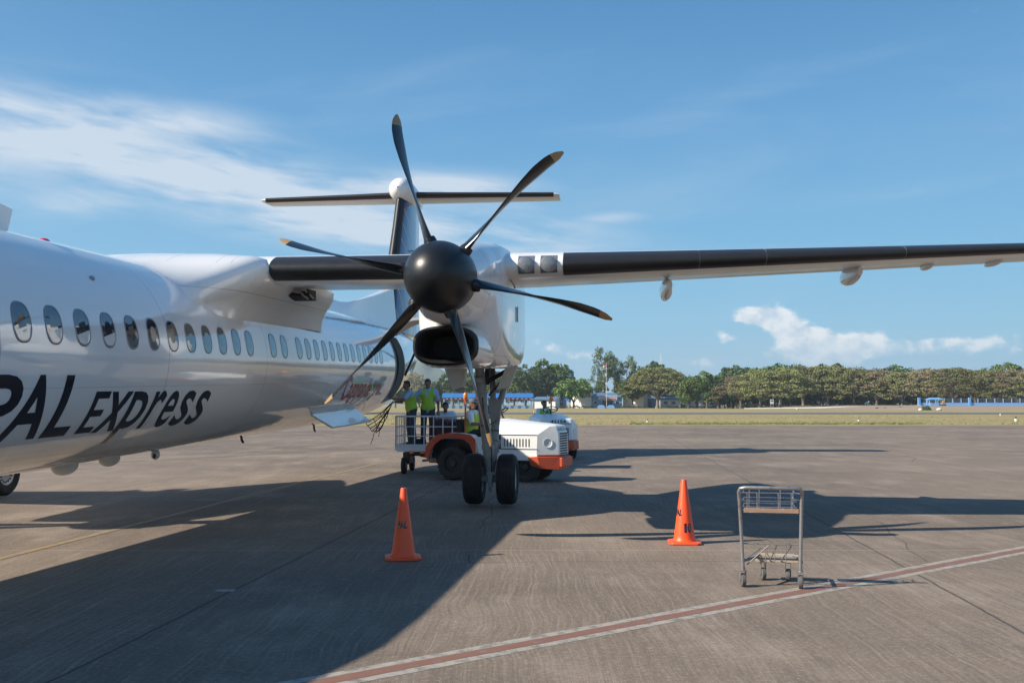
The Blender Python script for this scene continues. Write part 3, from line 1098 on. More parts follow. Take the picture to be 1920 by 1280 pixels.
# landing lights let into the leading edge outboard of the engine
def landing_light(v0, v1):
    mb = MB()
    n = 8
    xs_u = [.052, .035, .02, .01, .003, .0]
    xs_l = [.003, .010, .022, .038]
    def ring(v, o_):
        return [AP(UC + v, wing_pt(v, x, True)[0] - o_, wing_pt(v, x, True, o_)[1]) for x in xs_u] + [AP(UC + v, wing_pt(v, x, False)[0] - o_, wing_pt(v, x, False, o_)[1]) for x in xs_l]
    mb.loft([ring(v0 + (v1 - v0) * i / 4, .004) for i in range(5)], closed=False, cap=(False, False))
    o = mb.build('landing_light', 'light_recess', wing_l, recalc=False, smooth=70)
    lb = MB()
    c = (v0 + v1) / 2
    s, w_ = wing_pt(c, 0, True)
    lb.mat(0)
    lb.lathe([(0.012, .115), (-.006, .112), (-.010, .10)], AP(UC + c, s - .012, w_ + .01), (0, 1, 0), 28)
    lb.mat(1)
    lb.lathe([(-.008, .10), (-.018, .075), (-.026, .04), (-.03, .0)], AP(UC + c, s - .012, w_ + .01), (0, 1, 0), 28)
    lb.build('lamp', ['rim_grey', 'lamp_glass'], o, smooth=50)
mat('light_recess', (0.14, 0.145, 0.15), 0.10, coat=1.0, var=0.3, vscale=20)
mat('lamp_glass', (0.22, 0.23, 0.24), 0.25, metal=0.3, coat=1.0, var=0.3, vscale=30)
landing_light(5.27, 5.50)
landing_light(5.585, 5.82)


# wing to body fairing
fairm = mat('fairing_paint', (0.82, 0.81, 0.79), 0.16, coat=0.4, var=0.02, stain=(0.50, 0.45, 0.40), stain_amt=0.45, stain_scale=2.2, stain_lo=0.55, stain_hi=0.8)
t_ = NT(fairm.node_tree)
bs = t_.n['Principled BSDF']
cc_ = bs.inputs['Base Color'].links[0].from_socket
g_ = t_.new('ShaderNodeTexCoord')
sp_ = t_.new('ShaderNodeSeparateXYZ')
t_.link(g_.outputs['Object'], sp_.inputs[0])
top_ = t_.math('GREATER_THAN', sp_.outputs[2], 1.60 - W0)
for o_, v_, a_ in ((sp_.outputs[0], 0.55, 1), (sp_.outputs[0], 1.12, 1), (sp_.outputs[0], 1.30, 1), (sp_.outputs[1], 13.78 - S0, 0), (sp_.outputs[1], 15.9 - S0, 0), (sp_.outputs[2], 1.22 - W0, 0)):
    ln = t_.math('LESS_THAN', t_.math('ABSOLUTE', t_.math('SUBTRACT', o_, v_)), .005)
    if a_:
        ln = t_.math('MULTIPLY', ln, top_)
    cc_ = t_.mix(t_.math('MULTIPLY', ln, 0.45), cc_, (0.20, 0.20, 0.21))
t_.link(cc_, bs.inputs['Base Color'])


def fairing():
    prof = [(1.155, .845), (1.20, .93), (1.27, 1.06), (1.37, 1.18), (1.50, 1.29), (1.60, 1.38), (1.665, 1.50), (1.67, 1.62),
            (1.60, 1.72), (1.42, 1.775), (1.0, 1.80), (0.5, 1.81), (0.0, 1.81)]
    rings = []
    def en_of(i):
        return 18.12 - 0.95 * (min(i, 6) / 6)
    stations = [12.3, 12.45, 12.6, 12.75, 12.9, 13.05, 13.2, 13.35, 13.5, 13.7, 13.9, 14.3, 15.0, 16.0, 16.9, 'edge', 'drop', 18.4, 18.8, 19.4, 20.0, 21.0]
    for st_ in stations:
        half = []
        for i, (x, w_) in enumerate(prof):
            ang = math.atan2(w_ - WC, x)
            q = i / (len(prof) - 1)
            cx, cw = (RF - 0.012) * math.cos(ang), WC + (RF - 0.012) * math.sin(ang)
            s = st_ if not isinstance(st_, str) else (en_of(i) if st_ == 'edge' else en_of(i) + .025)
            if i > 6 and isinstance(st_, str):
                s = 17.17 + (.4 if st_ == 'drop' else 0)
            if s < 13.9:
                st = 12.3 + 0.55 * (1 - q)
                tt = max(0, min(1, (s - st) / (13.9 - st)))
                k1 = tt * tt * (3 - 2 * tt)
                k2 = math.sqrt(max(0, 1 - (1 - tt) ** 2)) * k1 ** .4
                mixk = max(0, min(1, (i - 4) / 3))
                k = k1 + (k2 - k1) * mixk
            elif i <= 6:
                k = 0 if (st_ == 'drop' or (not isinstance(st_, str) and st_ > 17)) else 1
            else:
                en = 17.6 + 3.4 * (i - 6) / 6
                k = max(0, min(1, (en - s) / (en - 16.9)))
                k = k * k * (3 - 2 * k)
            half.append((cx + (x - cx) * k, cw + (w_ - cw) * k, s))
        pts = [AP(UC + x, s, w_) for x, w_, s in half] + [AP(UC - x, s, w_) for x, w_, s in reversed(half[:-1])]
        rings.append(pts)
    MB().loft(rings, closed=False, cap=(False, False)).build('wing_fairing', fairm, plane, smooth=45)
    # seal along the lower edge of the fairing and the ram air outlet under the wing root
    mb = MB()
    pts = [CY(13.0 + 5.0 * i / 20, 31.5 - 5.0 * (i / 20) ** 0.6, RF + .006) for i in range(21)]
    mb.tube(pts, .007, 6)
    mb.build('fairing_seal', 'gear_dark', plane)
    vb = MB()
    vb.mat(1).hexa([AP(UC + 1.49, 15.1, 1.30), AP(UC + 1.84, 15.1, 1.30), AP(UC + 1.84, 15.5, 1.24), AP(UC + 1.49, 15.5, 1.24),
                    AP(UC + 1.49, 15.1, 1.40), AP(UC + 1.84, 15.1, 1.40), AP(UC + 1.84, 15.5, 1.40), AP(UC + 1.49, 15.5, 1.40)])
    vb.mat(0).tube([AP(UC + 1.52, 15.07, 1.375), AP(UC + 1.72, 15.06, 1.34), AP(UC + 1.80, 15.2, 1.25)], .02, 6)
    vb.tube([AP(UC + 1.58, 15.06, 1.385), AP(UC + 1.80, 15.05, 1.375), AP(UC + 1.86, 15.3, 1.26)], .016, 6)
    vb.build('air_outlet', ['gear_grey', 'dark_void'], plane)
fairing()


# engines
def sring(cu, s, w0, w1, hw_, n, N=56):
    cw, hh = (w0 + w1) / 2, (w1 - w0) / 2
    pts = []
    for k in range(N):
        a = 2 * math.pi * k / N
        c, q = math.cos(a), math.sin(a)
        pts.append((cu + hw_ * math.copysign(abs(c) ** (2 / n), c), s, cw + hh * math.copysign(abs(q) ** (2 / n), q)))
    return pts


nm = mat('nacelle_paint', (0.82, 0.81, 0.79), 0.13, coat=0.5, var=0.02, stain=(0.50, 0.46, 0.42), stain_amt=0.25, stain_scale=1.5)
t_ = NT(nm.node_tree)
bs = t_.n['Principled BSDF']
cc_ = bs.inputs['Base Color'].links[0].from_socket
g_ = t_.new('ShaderNodeTexCoord')
sp_ = t_.new('ShaderNodeSeparateXYZ')
t_.link(g_.outputs['Object'], sp_.inputs[0])
for s_ in (12.72, 13.35, 14.5, 15.4):
    ln = t_.math('LESS_THAN', t_.math('ABSOLUTE', t_.math('SUBTRACT', sp_.outputs[1], s_ - S0)), .005)
    cc_ = t_.mix(t_.math('MULTIPLY', ln, 0.7), cc_, (0.12, 0.12, 0.13))
for w_ in (0.30, 1.12):
    ln = t_.math('LESS_THAN', t_.math('ABSOLUTE', t_.math('SUBTRACT', sp_.outputs[2], w_ - W0)), .004)
    cc_ = t_.mix(t_.math('MULTIPLY', ln, 0.45), cc_, (0.15, 0.15, 0.16))
t_.link(cc_, bs.inputs['Base Color'])


def engine(side):
    E = 4.52
    hu, hw0 = E, 1.21

    def Q(x, s, w_):            # x: offset outboard of the hub line
        return AP(UC + side * (hu + x), s, w_)
    secs = [(12.0, .80, 1.60, .40, 2), (12.3, .76, 1.68, .44, 2.1), (12.7, .72, 1.77, .485, 2.4), (13.02, .71, 1.82, .53, 2.7), (13.16, .22, 1.84, .55, 3.0),
            (13.5, .16, 1.88, .585, 3.6), (14.0, .13, 1.93, .60, 5.5), (14.7, .13, 1.96, .612, 7), (15.5, .14, 1.97, .612, 8),
            (16.4, .16, 1.95, .60, 8), (17.2, .20, 1.90, .56, 6), (18.0, .45, 1.82, .47, 3.6), (18.8, .85, 1.72, .33, 3), (19.5, 1.2, 1.60, .12, 2)]
    rings = []
    for s, w0, w1, h_, n in secs:
        rings.append([Q(x, s_, w_) for x, s_, w_ in sring(0, s, w0, w1, h_, n)])
    nac = MB().loft(rings, cap=(True, True)).build('engine_nacelle', nm, plane, smooth=40)
    # chin scoop: outer skin, black lip, dark throat
    IU, IW = -.055, .405
    sc = MB()
    def iring(s, hw_, hh, n=2.7, cw=IW):
        return [Q(x, s_, w_) for x, s_, w_ in sring(IU, s, cw - hh, cw + hh, hw_, n)]
    sc.mat(0).loft([iring(12.42, .425, .255), iring(12.6, .45, .27), iring(13.0, .485, .285, 3), iring(13.6, .52, .30, 3.2, .42)], cap=(False, False))
    sc.mat(1).loft([iring(12.42, .425, .255), iring(12.37, .413, .245), iring(12.345, .385, .222), iring(12.37, .355, .198), iring(12.45, .335, .182)], cap=(False, False))
    sc.mat(2).loft([iring(12.45, .335, .182), iring(13.05, .28, .15)], cap=(False, True))
    sc.build('air_intake', ['white_paint', 'boot_rubber', 'dark_void'], nac, smooth=60, recalc=True)
    # neck between spinner and scoop
    nk = MB()
    nk.mat(0).loft([[Q(x, s_, w_) for x, s_, w_ in sring(-.03, s, a, b, h_, 2.4)] for s, a, b, h_ in
             ((12.0, .80, 1.45, .33), (12.15, .70, 1.45, .36), (12.45, .672, 1.45, .40), (12.7, .68, 1.45, .45), (13.1, .69, 1.45, .5))], cap=(False, False))
    nk.mat(1).lathe([(0, .36), (.10, .385), (.11, .40)], Q(0, 11.93, hw0), (0, 1, 0), 40)
    nk.build('gearbox_cowl', ['white_paint', 'steel_worn'], nac, smooth=50)
    # exhaust stub on top, grille vents on the side
    ex = MB()
    ex.lathe([(0, .13), (.5, .14), (.52, .125), (.1, .12)], Q(.28, 17.1, 1.86), (0, 1, 0.10), 24)
    ex.build('exhaust_pipe', 'steel_worn', nac)
    if side > 0:
        vt = MB()
        vt.box(Q(.618, 15.0, .85), Q(.632, 15.09, 1.08))
        vt.build('vent', 'gear_grey', nac, bevel=.004)
        vt = MB()
        vt.tube([Q(.60, 14.1, 1.42), Q(.66, 14.1, 1.33), Q(.66, 14.25, 1.30)], .014, 6)
        vt.build('probe', 'gear_grey', nac)
    # propeller: spinner with six blades standing still and feathered
    sp = MB()
    prof = []
    for i in range(15):
        a = math.pi / 2 * i / 14
        prof.append((-.62 * math.cos(a), (.432) * math.sin(a) ** 0.93))
    prof += [(.10, .430), (.24, .418), (.32, .40), (.325, .34)]
    sp.lathe(prof, Q(0, 11.70, hw0), (0, 1, 0), 64)
    spn = sp.build('propeller', 'spinner_black', plane, smooth=60, recalc=True)
    PR = 2.12
    seam = MB()
    seam.lathe([(.145, .428), (.147, .4305), (.153, .4300), (.155, .427)], Q(0, 11.70, hw0), (0, 1, 0), 64)
    for k in range(6):
        for dth in (11, 24):
            th = R(-16.0 + 60 * k + dth + (0 if side > 0 else 17))
            rr_ = Vector((math.sin(th), 0, math.cos(th)))
            tt_ = Vector((math.cos(th), 0, -math.sin(th)))
            c_ = Vector(Q(0, 11.70, hw0)) + rr_ * .4315 + Vector((0, .04 if dth == 11 else -.06, 0))
            seam.tube([c_ - rr_ * .006, c_ + rr_ * .0015], .016 if dth == 11 else .009, 10)
    seam.build('spinner_fittings', 'gear_grey', spn)
    for k in range(6):
        th = R(-16.0 + 60 * k + (0 if side > 0 else 17))
        dr = Vector((math.sin(th), 0, math.cos(th)))          # outward
        pp = Vector((math.cos(th), 0, -math.sin(th)))         # clockwise seen from the front
        fw = Vector((0, -1, 0))
        hub = Vector(Q(0, 11.70, hw0))
        mb = MB()
        rings = []
        NS = 22
        tipring = 0
        for i in range(NS + 1):
            q = i / NS
            r_ = 0.36 + (PR - 0.36) * q
            rn = r_ / PR
            beta = R(np.interp(rn, [0.15, .25, .45, .65, .8, 1.0], [112, 112, 99, 84, 74, 68]))
            ch = float(np.interp(rn, [0.15, .22, .3, .45, .65, .8, .9, .95, .98, 1.0], [.14, .18, .23, .27, .29, .29, .26, .215, .15, .06]))
            tk = float(np.interp(rn, [0.15, .22, .3, .45, .7, 1.0], [.13, .10, .062, .040, .022, .008]))
            fwd = float(np.interp(rn, [.15, .3, .5, .7, .8, .88, .94, 1.0], [0.0, .0, .0, .0, -.02, -.06, -.12, -.20]))
            off = -float(np.interp(rn, [.15, .22, .35, .5, .7, .8, .88, .94, 1.0], [.0, .02, .035, .045, .045, .04, .03, .015, -.005]))
            cdir = (-pp) * math.cos(beta) + fw * math.sin(beta)
            ndir = dr.cross(cdir).normalized()
            c0 = hub + dr * r_ + pp * off + fw * fwd
            ring = []
            NN = 16
            for j in range(NN):
                a = 2 * math.pi * j / NN
                x = math.cos(a) * .5
                y = math.sin(a) * .5 * (1 - .25 * math.cos(a))
                ring.append(c0 + cdir * (ch * x) + ndir * (tk * y + .035 * ch * (1 - 4 * x * x)))
            rings.append(ring)
        mb.mat(0).loft(rings[:21], cap=(True, False))
        mb.mat(1).loft(rings[20:], cap=(False, True))
        mb.mat(0).lathe([(.36, .085), (.455, .080), (.50, .066)], hub, dr, 20)
        bl = mb.build('blade', ['blade_black', 'blade_tip'], spn, smooth=50)
    # main landing gear
    du, ds = (0, 0) if side > 0 else (.0, .45)
    G = MB()
    sg = 16.3 + ds
    gu = .07
    def g(x, s, w_):
        return Q(x + du, s + ds, w_)
    axw = W0 + .415
    G.mat(0)
    G.tube([g(-.10, 15.95, .35), g(-.04, 16.10, -.55), g(.03, 16.22, -1.25), g(.06, 16.3, axw)], [.075, .082, .088, .07], 18)
    G.tube([g(-.11, 15.93, .02), g(-.105, 15.95, -.06)], .10, 18)
    G.tube([g(-.065, 16.04, -.25), g(-.06, 16.05, -.31)], .098, 18)
    G.tube([g(.02, 16.2, -1.10), g(.025, 16.21, -1.18)], .105, 18)
    G.tube([g(.03, 16.75, .35), g(.06, 16.62, -.40)], .050, 14)
    # forked brace (yoke)
    G.hexa([g(.03, 16.56, -.80), g(.165, 16.56, -.80), g(.165, 16.68, -.80), g(.03, 16.68, -.80),
            g(-.02, 16.56, -.36), g(.22, 16.56, -.36), g(.22, 16.70, -.36), g(-.02, 16.70, -.36)])
    G.tube([g(.10, 16.62, -.75), g(.10, 16.45, -1.2), g(.07, 16.34, axw + .12)], [.072, .070, .05], 14)
    G.tube([g(.18, 16.62, -.42), g(.30, 16.7, .02), g(.40, 16.8, .35)], [.055, .042, .04], 12)
    for k in range(3):
        G.tube([g(.10, 16.52 - k * .03, -.86 - .17 * k), g(.10, 16.50 - k * .03, -.90 - .17 * k)], .080, 14)
    G.mat(1)
    G.tube([g(-.02, 16.3, -.08), g(.42, 16.4, .17)], .038, 10)
    G.tube([g(.02, 16.35, -.30), g(.36, 16.4, .08)], .016, 8)
    G.tube([g(-.0, 16.3, .30), g(.0, 16.3, -.12)], .04, 10)
    G.tube([g(-.06, 16.0, -.78), g(.02, 16.1, -.80), g(.14, 16.4, -.72)], .012, 6)
    G.tube([g(-.06, 15.98, -.1), g(.0, 15.98, -.7), g(.10, 16.1, -1.2), g(.08, 16.2, -1.6)], .010, 6)
    G.mat(0)
    G.tube([g(.24, 16.1, -1.02), g(.13, 16.18, -1.38)], .016, 8)
    G.tube([g(-.22, 16.3, axw), g(.34, 16.3, axw)], .05, 12)
    G.box(g(.02, 16.16, axw - .12), g(.10, 16.24, axw + .13))
    G.tube([g(-.0, 16.18, axw + .1), g(.16, 16.18, axw + .1)], .03, 10)
    G.tube([g(.06, 16.2, axw - .05), g(.06, 16.2, axw - .20)], .022, 10)
    gear = G.build('landing_gear', ['gear_grey', 'gear_dark'], plane, smooth=50, bevel=.004)
    for x in (-.215, .335):
        wb = MB()
        c = g(x, 16.3, axw)
        ww, rr = .158, .415
        wb.mat(0).lathe([(-ww * .80, .22), (-ww * .98, .28), (-ww, .34), (-ww * .86, .385), (-ww * .55, .408), (-.10, .413), (-.098, .405), (-.088, .405), (-.086, .414),
                         (-.035, .415), (-.033, .406), (-.023, .406), (-.021, .415), (.021, .415), (.023, .406), (.033, .406), (.035, .415), (.086, .414),
                         (.088, .405), (.098, .405), (.10, .413), (ww * .55, .408), (ww * .86, .385), (ww, .34), (ww * .98, .28), (ww * .80, .22)], c, (1, 0, 0), 48)
        wb.mat(1).lathe([(-ww * .80, .222), (-ww * .62, .20), (-ww * .5, .12), (-ww * .62, .07), (-ww * .62, .0)], c, (1, 0, 0), 32)
        wb.mat(1).lathe([(ww * .80, .222), (ww * .62, .20), (ww * .5, .12), (ww * .62, .07), (ww * .62, .0)], c, (1, 0, 0), 32)
        wb.mat(2)
        for sgn in (-1, 1):
            for k in range(16):
                a = 2 * math.pi * k / 16
                p0 = Vector(c) + Vector((sgn * ww * .66, .165 * math.cos(a), .165 * math.sin(a)))
                p1 = p0 + Vector((sgn * .012, 0, 0))
                wb.tube([p0, p1], .019, 8)
        wb.build('wheel', ['tyre', 'rim_pale', 'gear_dark'], gear, smooth=40)
    # gear doors
    for pts in ([(-.66, .20), (-.28, .18), (-.36, -.16), (-.50, -.22)], [(.34, .20), (.52, .20), (.42, -.16), (.20, -.18)]):
        mb = MB()
        lo = [g(x, 15.85 + .0 * i, w_) for i, (x, w_) in enumerate(pts)]
        hi = [g(x + (.035 if pts[0][0] > 0 else -.035), 17.35, w_) for x, w_ in pts]
        # a door is a thin plate: its inner and outer skins
        inner = pts[0][0] > 0
        if inner:
            A = [g(.36, 15.9, .20), g(.20, 15.9, -.20), g(.24, 17.3, -.20), g(.40, 17.3, .20)]
            Bq = [g(.54, 15.98, .20), g(.40, 15.98, -.17), g(.27, 17.36, -.20), g(.43, 17.36, .20)]
            mb.hexa([A[0], A[1], A[2], A[3], Bq[0], Bq[1], Bq[2], Bq[3]])
        else:
            A = [g(-.30, 15.9, .20), g(-.37, 15.9, -.16), g(-.50, 17.2, -.16), g(-.45, 17.2, .20)]
            Bq = [g(-.68, 15.9, .22), g(-.52, 15.9, -.22), g(-.55, 17.2, -.2), g(-.68, 17.2, .20)]
            mb.hexa([A[0], A[1], A[2], A[3], Bq[0], Bq[1], Bq[2], Bq[3]])
        mb.build('gear_door', 'cream_panel', gear, bevel=.01)
    return nac


engine(1)
engine(-1)


# nose gear, far left of the photograph
def nose_gear():
    G = MB()
    aw = W0 + .12
    c_s = 2.9
    G.tube([AP(UC, c_s, -.8), AP(UC, c_s + .05, aw)], .07, 14)
    G.tube([AP(UC - .2, c_s + .05, aw + .15), AP(UC + .2, c_s + .05, aw + .15)], .04, 10)
    o = G.build('nose_gear', 'gear_grey', plane)
    for x in (-.2, .2):
        wb = MB()
        c = AP(UC + x, c_s + .05, aw + .20)
        wb.mat(0).lathe([(-.08, .15), (-.10, .22), (-.08, .27), (-.04, .285), (.04, .285), (.08, .27), (.10, .22), (.08, .15)], c, (1, 0, 0), 32)
        wb.mat(1).lathe([(-.08, .151), (-.06, .0)], c, (1, 0, 0), 24)
        wb.mat(1).lathe([(.08, .151), (.06, .0)], c, (1, 0, 0), 24)
        wb.build('wheel', ['tyre', 'rim_pale'], o)
nose_gear()


# tail
fin_m = mat('fin_blue', (0.020, 0.060, 0.23), 0.2, coat=0.3, var=0.03)
t_ = NT(fin_m.node_tree)
bs = t_.n['Principled BSDF']
cc_ = bs.inputs['Base Color'].links[0].from_socket
g_ = t_.new('ShaderNodeTexCoord')
sp_ = t_.new('ShaderNodeSeparateXYZ')
t_.link(g_.outputs['Object'], sp_.inputs[0])
ys, zs = sp_.outputs[1], sp_.outputs[2]
dy = t_.math('SUBTRACT', ys, 27.0 - S0)
dz = t_.math('SUBTRACT', zs, 1.2 - W0)
rad = t_.math('SQRT', t_.math('ADD', t_.math('MULTIPLY', dy, dy), t_.math('MULTIPLY', dz, dz)))
pg = t_.math('PINGPONG', rad, 0.27)
cc_ = t_.mix(t_.math('MULTIPLY', t_.math('LESS_THAN', pg, 0.025), 0.8), cc_, (0.55, 0.32, 0.12))
whi = t_.math('GREATER_THAN', t_.math('SUBTRACT', ys, t_.math('MULTIPLY', zs, 0.18)), 32.2 - S0 - .18 * 6)
cc_ = t_.mix(whi, cc_, (0.62, 0.70, 0.80))
t_.link(cc_, bs.inputs['Base Color'])


def fin():
    secs = [(1.35, 28.35, 6.0), (1.9, 28.6, 5.6), (2.65, 28.84, 5.2), (3.76, 29.45, 4.35), (4.7, 29.95, 3.75), (5.86, 30.52, 3.2)]
    rings = []
    boot = []
    for w_, s, c in secs:
        t = .125 if w_ < 5 else .13
        pts = []
        for x in reversed(XS):
            pts.append(AP(UC + c * yt(x, t), s + c * x, w_))
        for x in XS[1:]:
            pts.append(AP(UC - c * yt(x, t), s + c * x, w_))
        rings.append(pts)
        bt = []
        for x in (.06, .04, .022, .01, .003):
            bt.append(AP(UC + c * yt(x, t) + .004, s + c * x - .003, w_))
        bt.append(AP(UC, s - .006, w_))
        for x in (.003, .01, .022, .04, .06):
            bt.append(AP(UC - c * yt(x, t) - .004, s + c * x - .003, w_))
        boot.append(bt)
    o = MB().loft(rings).build('tail_fin', fin_m, plane, smooth=40)
    MB().loft(boot[1:], closed=False, cap=(False, False)).build('deicing_boot', 'boot_rubber', o, recalc=False, smooth=60)
    # dorsal extension
    top = [(19.2, 1.56), (20.5, 1.70), (21.8, 1.83), (22.8, 1.875), (23.6, 1.865), (24.3, 1.92), (25.4, 2.08), (26.8, 2.30), (28.0, 2.51), (28.95, 2.68)]
    mb = MB()
    rr = []
    for s, w_ in top:
        th = .035 + (.22 * max(0, (s - 24) / 5))
        lo = WC + 1.05 if s < 26 else WC + .8
        rr.append([AP(UC + th + .10, s, lo), AP(UC + th, s, 1.62 if w_ > 1.66 else w_ - .03), AP(UC + th * .6, s, w_ - .02), AP(UC, s, w_), AP(UC - th * .6, s, w_ - .02), AP(UC - th, s, 1.62 if w_ > 1.66 else w_ - .03), AP(UC - th - .10, s, lo)])
    mb.loft(rr, closed=False, cap=(False, False))
    d = mb.build('dorsal_fin', 'white_paint', plane, smooth=50)
    ar = MB()
    ar.prism([AP(UC + .36, 27.6, 2.05), AP(UC + .33, 27.2, 2.16), AP(UC + .36, 27.6, 2.32), AP(UC + .36, 27.55, 2.2)], (.004, 0, 0))
    # static hook on the fin
    aa = MB()
    aa.tube([AP(UC + .25, 32.3, 4.22), AP(UC + .55, 32.0, 4.2)], .02, 6)
    aa.tube([AP(UC + .55, 31.85, 4.2), AP(UC + .55, 32.4, 4.2)], .02, 6)
    aa.build('vor_antenna', 'gear_grey', o)
    # bullet and tailplane
    bu = MB()
    bu.lathe([(0, .02), (.05, .16), (.16, .28), (.38, .37), (.9, .40), (2.4, .34), (3.5, .16), (3.9, .02)], AP(UC, 30.2, 5.97), (0, 1, 0.0), 32)
    bu.build('tail_bullet', 'white_paint', o, smooth=60)
    rings = []
    boots = [[], []]
    xs_t = [-4.98, -4.8, -3, -1.5, 0, 1.5, 3, 4.8, 4.98]
    for v in xs_t:
        k = abs(v) / 4.8
        c = 1.9 - .55 * min(1, k)
        s = 31.25 + .45 * k
        t = .13
        if abs(v) > 4.9:
            c *= .9
            t *= .4
            s += .1
        def ring(xs_, off):
            r1 = [AP(UC + v, s + c * x - off, 5.93 + c * yt(x, t) + off) for x in reversed(xs_)]
            r2 = [AP(UC + v, s + c * x - off, 5.93 - c * yt(x, t) - off) for x in xs_[1:]]
            return r1 + r2
        rings.append(ring(XS, 0))
        if abs(v) < 4.9:
            br = ring([0, .003, .012, .025, .05, .08, .11], .005)
            if v < -.1:
                boots[0].append(br)
            if v > .1:
                boots[1].append(br)
            if v == 0:
                boots[0].append([(p[0] - .3, p[1], p[2]) for p in br])
                boots[1].append([(p[0] + .3, p[1], p[2]) for p in br])
    tp = MB().loft(rings).build('tailplane', wm, plane, smooth=40)
    for b in boots:
        MB().loft(b, closed=False, cap=(False, False)).build('deicing_boot', 'boot_rubber', tp, recalc=False, smooth=60)
fin()


# small fittings
def fittings():
    a = MB()
    a.prism([AP(UC - .012, 9.62, 1.50), AP(UC - .012, 10.10, 1.50), AP(UC - .012, 10.22, 1.86), AP(UC - .012, 9.90, 1.90)], (.024, 0, 0))
    a.build('blade_antenna', 'white_paint', plane, bevel=.005)
    b = MB()
    b.lathe([(0, .075), (.03, .07), (.06, .045), (.075, .0)], AP(UC, 10.85, 1.562), (0, 0, 1), 24)
    b.build('beacon_light', 'beacon_red', plane)
    for s, hw_, hh, ln in ((11.15, .09, .11, .26), (12.2, .08, .10, .24)):
        c = MB()
        c.ball(AP(UC + .12, s, -1.03), (hw_, ln, hh), 20, 12)
        c.build('belly_antenna', 'cream_panel', plane)
    c = MB()
    c.ball(AP(UC + .12, 13.5, -1.08), (.05, .10, .07), 16, 10)
    c.mat(1).ball(AP(UC + .15, 13.40, -1.09), (.025, .03, .035), 12, 8)
    c.build('belly_light', ['cream_panel', 'gear_dark'], plane)
    for s, w_ in ((16.73, -1.06), (21.0, -1.10)):
        c = MB()
        c.tube([AP(UC + .14, s, w_ + .12), AP(UC + .15, s, w_ - .01), AP(UC + .15, s + .07, w_ - .06)], .022, 8)
        c.build('drain_mast', 'gear_dark', plane)
    c = MB()
    c.ball(CY(10.05, 38, RF), (.03, .045, .03), 12, 8)
    c.build('static_port', 'gear_grey', plane)
    # lowered lower hatch, hinged along the belly
    mb = MB()
    p0, p1 = Vector(CY(18.5, -50, RF + .0)), Vector(CY(21.7, -49, RF + .0))
    q0, q1 = Vector(AP(-5.48, 19.25, -1.01)), Vector(AP(-5.47, 22.4, -1.03))
    th = Vector((.03, 0, .035))
    mb.hexa([p0, p1, q1, q0, p0 + th, p1 + th, q1 + th, q0 + th])
    mb.build('service_hatch', 'white_paint', plane, bevel=.012)
fittings()

# ------------------------------------------------------------------ traffic cones
def cone(loc, rz, label, words):
    root = empty('traffic_cone', loc, rz, label, 'traffic cone', 'orange traffic cones on the apron')
    b = MB()
    hw_ = .195
    pts = []
    for sx, sy in ((1, 1), (-1, 1), (-1, -1), (1, -1)):
        c = .05
        if sx * sy > 0:
            pts += [(sx * hw_, sy * (hw_ - c)), (sx * (hw_ - c), sy * hw_)]
        else:
            pts += [(sx * (hw_ - c), sy * hw_), (sx * hw_, sy * (hw_ - c))]
    b.loft([[(x, y, 0.004) for x, y in pts], [(x, y, .026) for x, y in pts], [(x * .88, y * .88, .034) for x, y in pts]])
    b.build('base', 'cone_orange', root, bevel=.004)
    c = MB()
    prof = [(.03, .150), (.045, .138), (.06, .130), (.10, .122), (.755, .032), (.765, .028), (.765, .022), (.70, .024)]
    c.lathe(prof, (0, 0, 0), (0, 0, 1), 40)
    body = c.build('cone_body', 'cone_orange', root, smooth=60)
    for txt, ang, x0, x1, z0, z1 in words:
        v2, f2 = fit_text(txt, x0, x1, z0, z1, bold=.05, cuts=2)
        vs = []
        for x, z in v2:
            r_ = .122 + (z - .10) / .655 * (.032 - .122) + .0015
            a = ang + x / r_
            vs.append((r_ * math.sin(a), -r_ * math.cos(a), z))
        MB().add(vs, f2).build('number' if txt.isdigit() else 'lettering', 'letter_ink', body, smooth=0, recalc=False)
    return root


cone((-1.185, 10.87, 0), R(8), 'orange traffic cone marked PAL standing in the shadow of the fuselage', [('PAL', R(-8), -.060, .055, .335, .415)])
cone((2.085, 12.06, 0), R(-6), 'sunlit orange traffic cone numbered 10 standing near the baggage trolley', [('PAL', R(-58), -.055, .06, .335, .415), ('1', R(4), -.016, .014, .14, .25), ('0', R(4), .024, .078, .14, .25)])


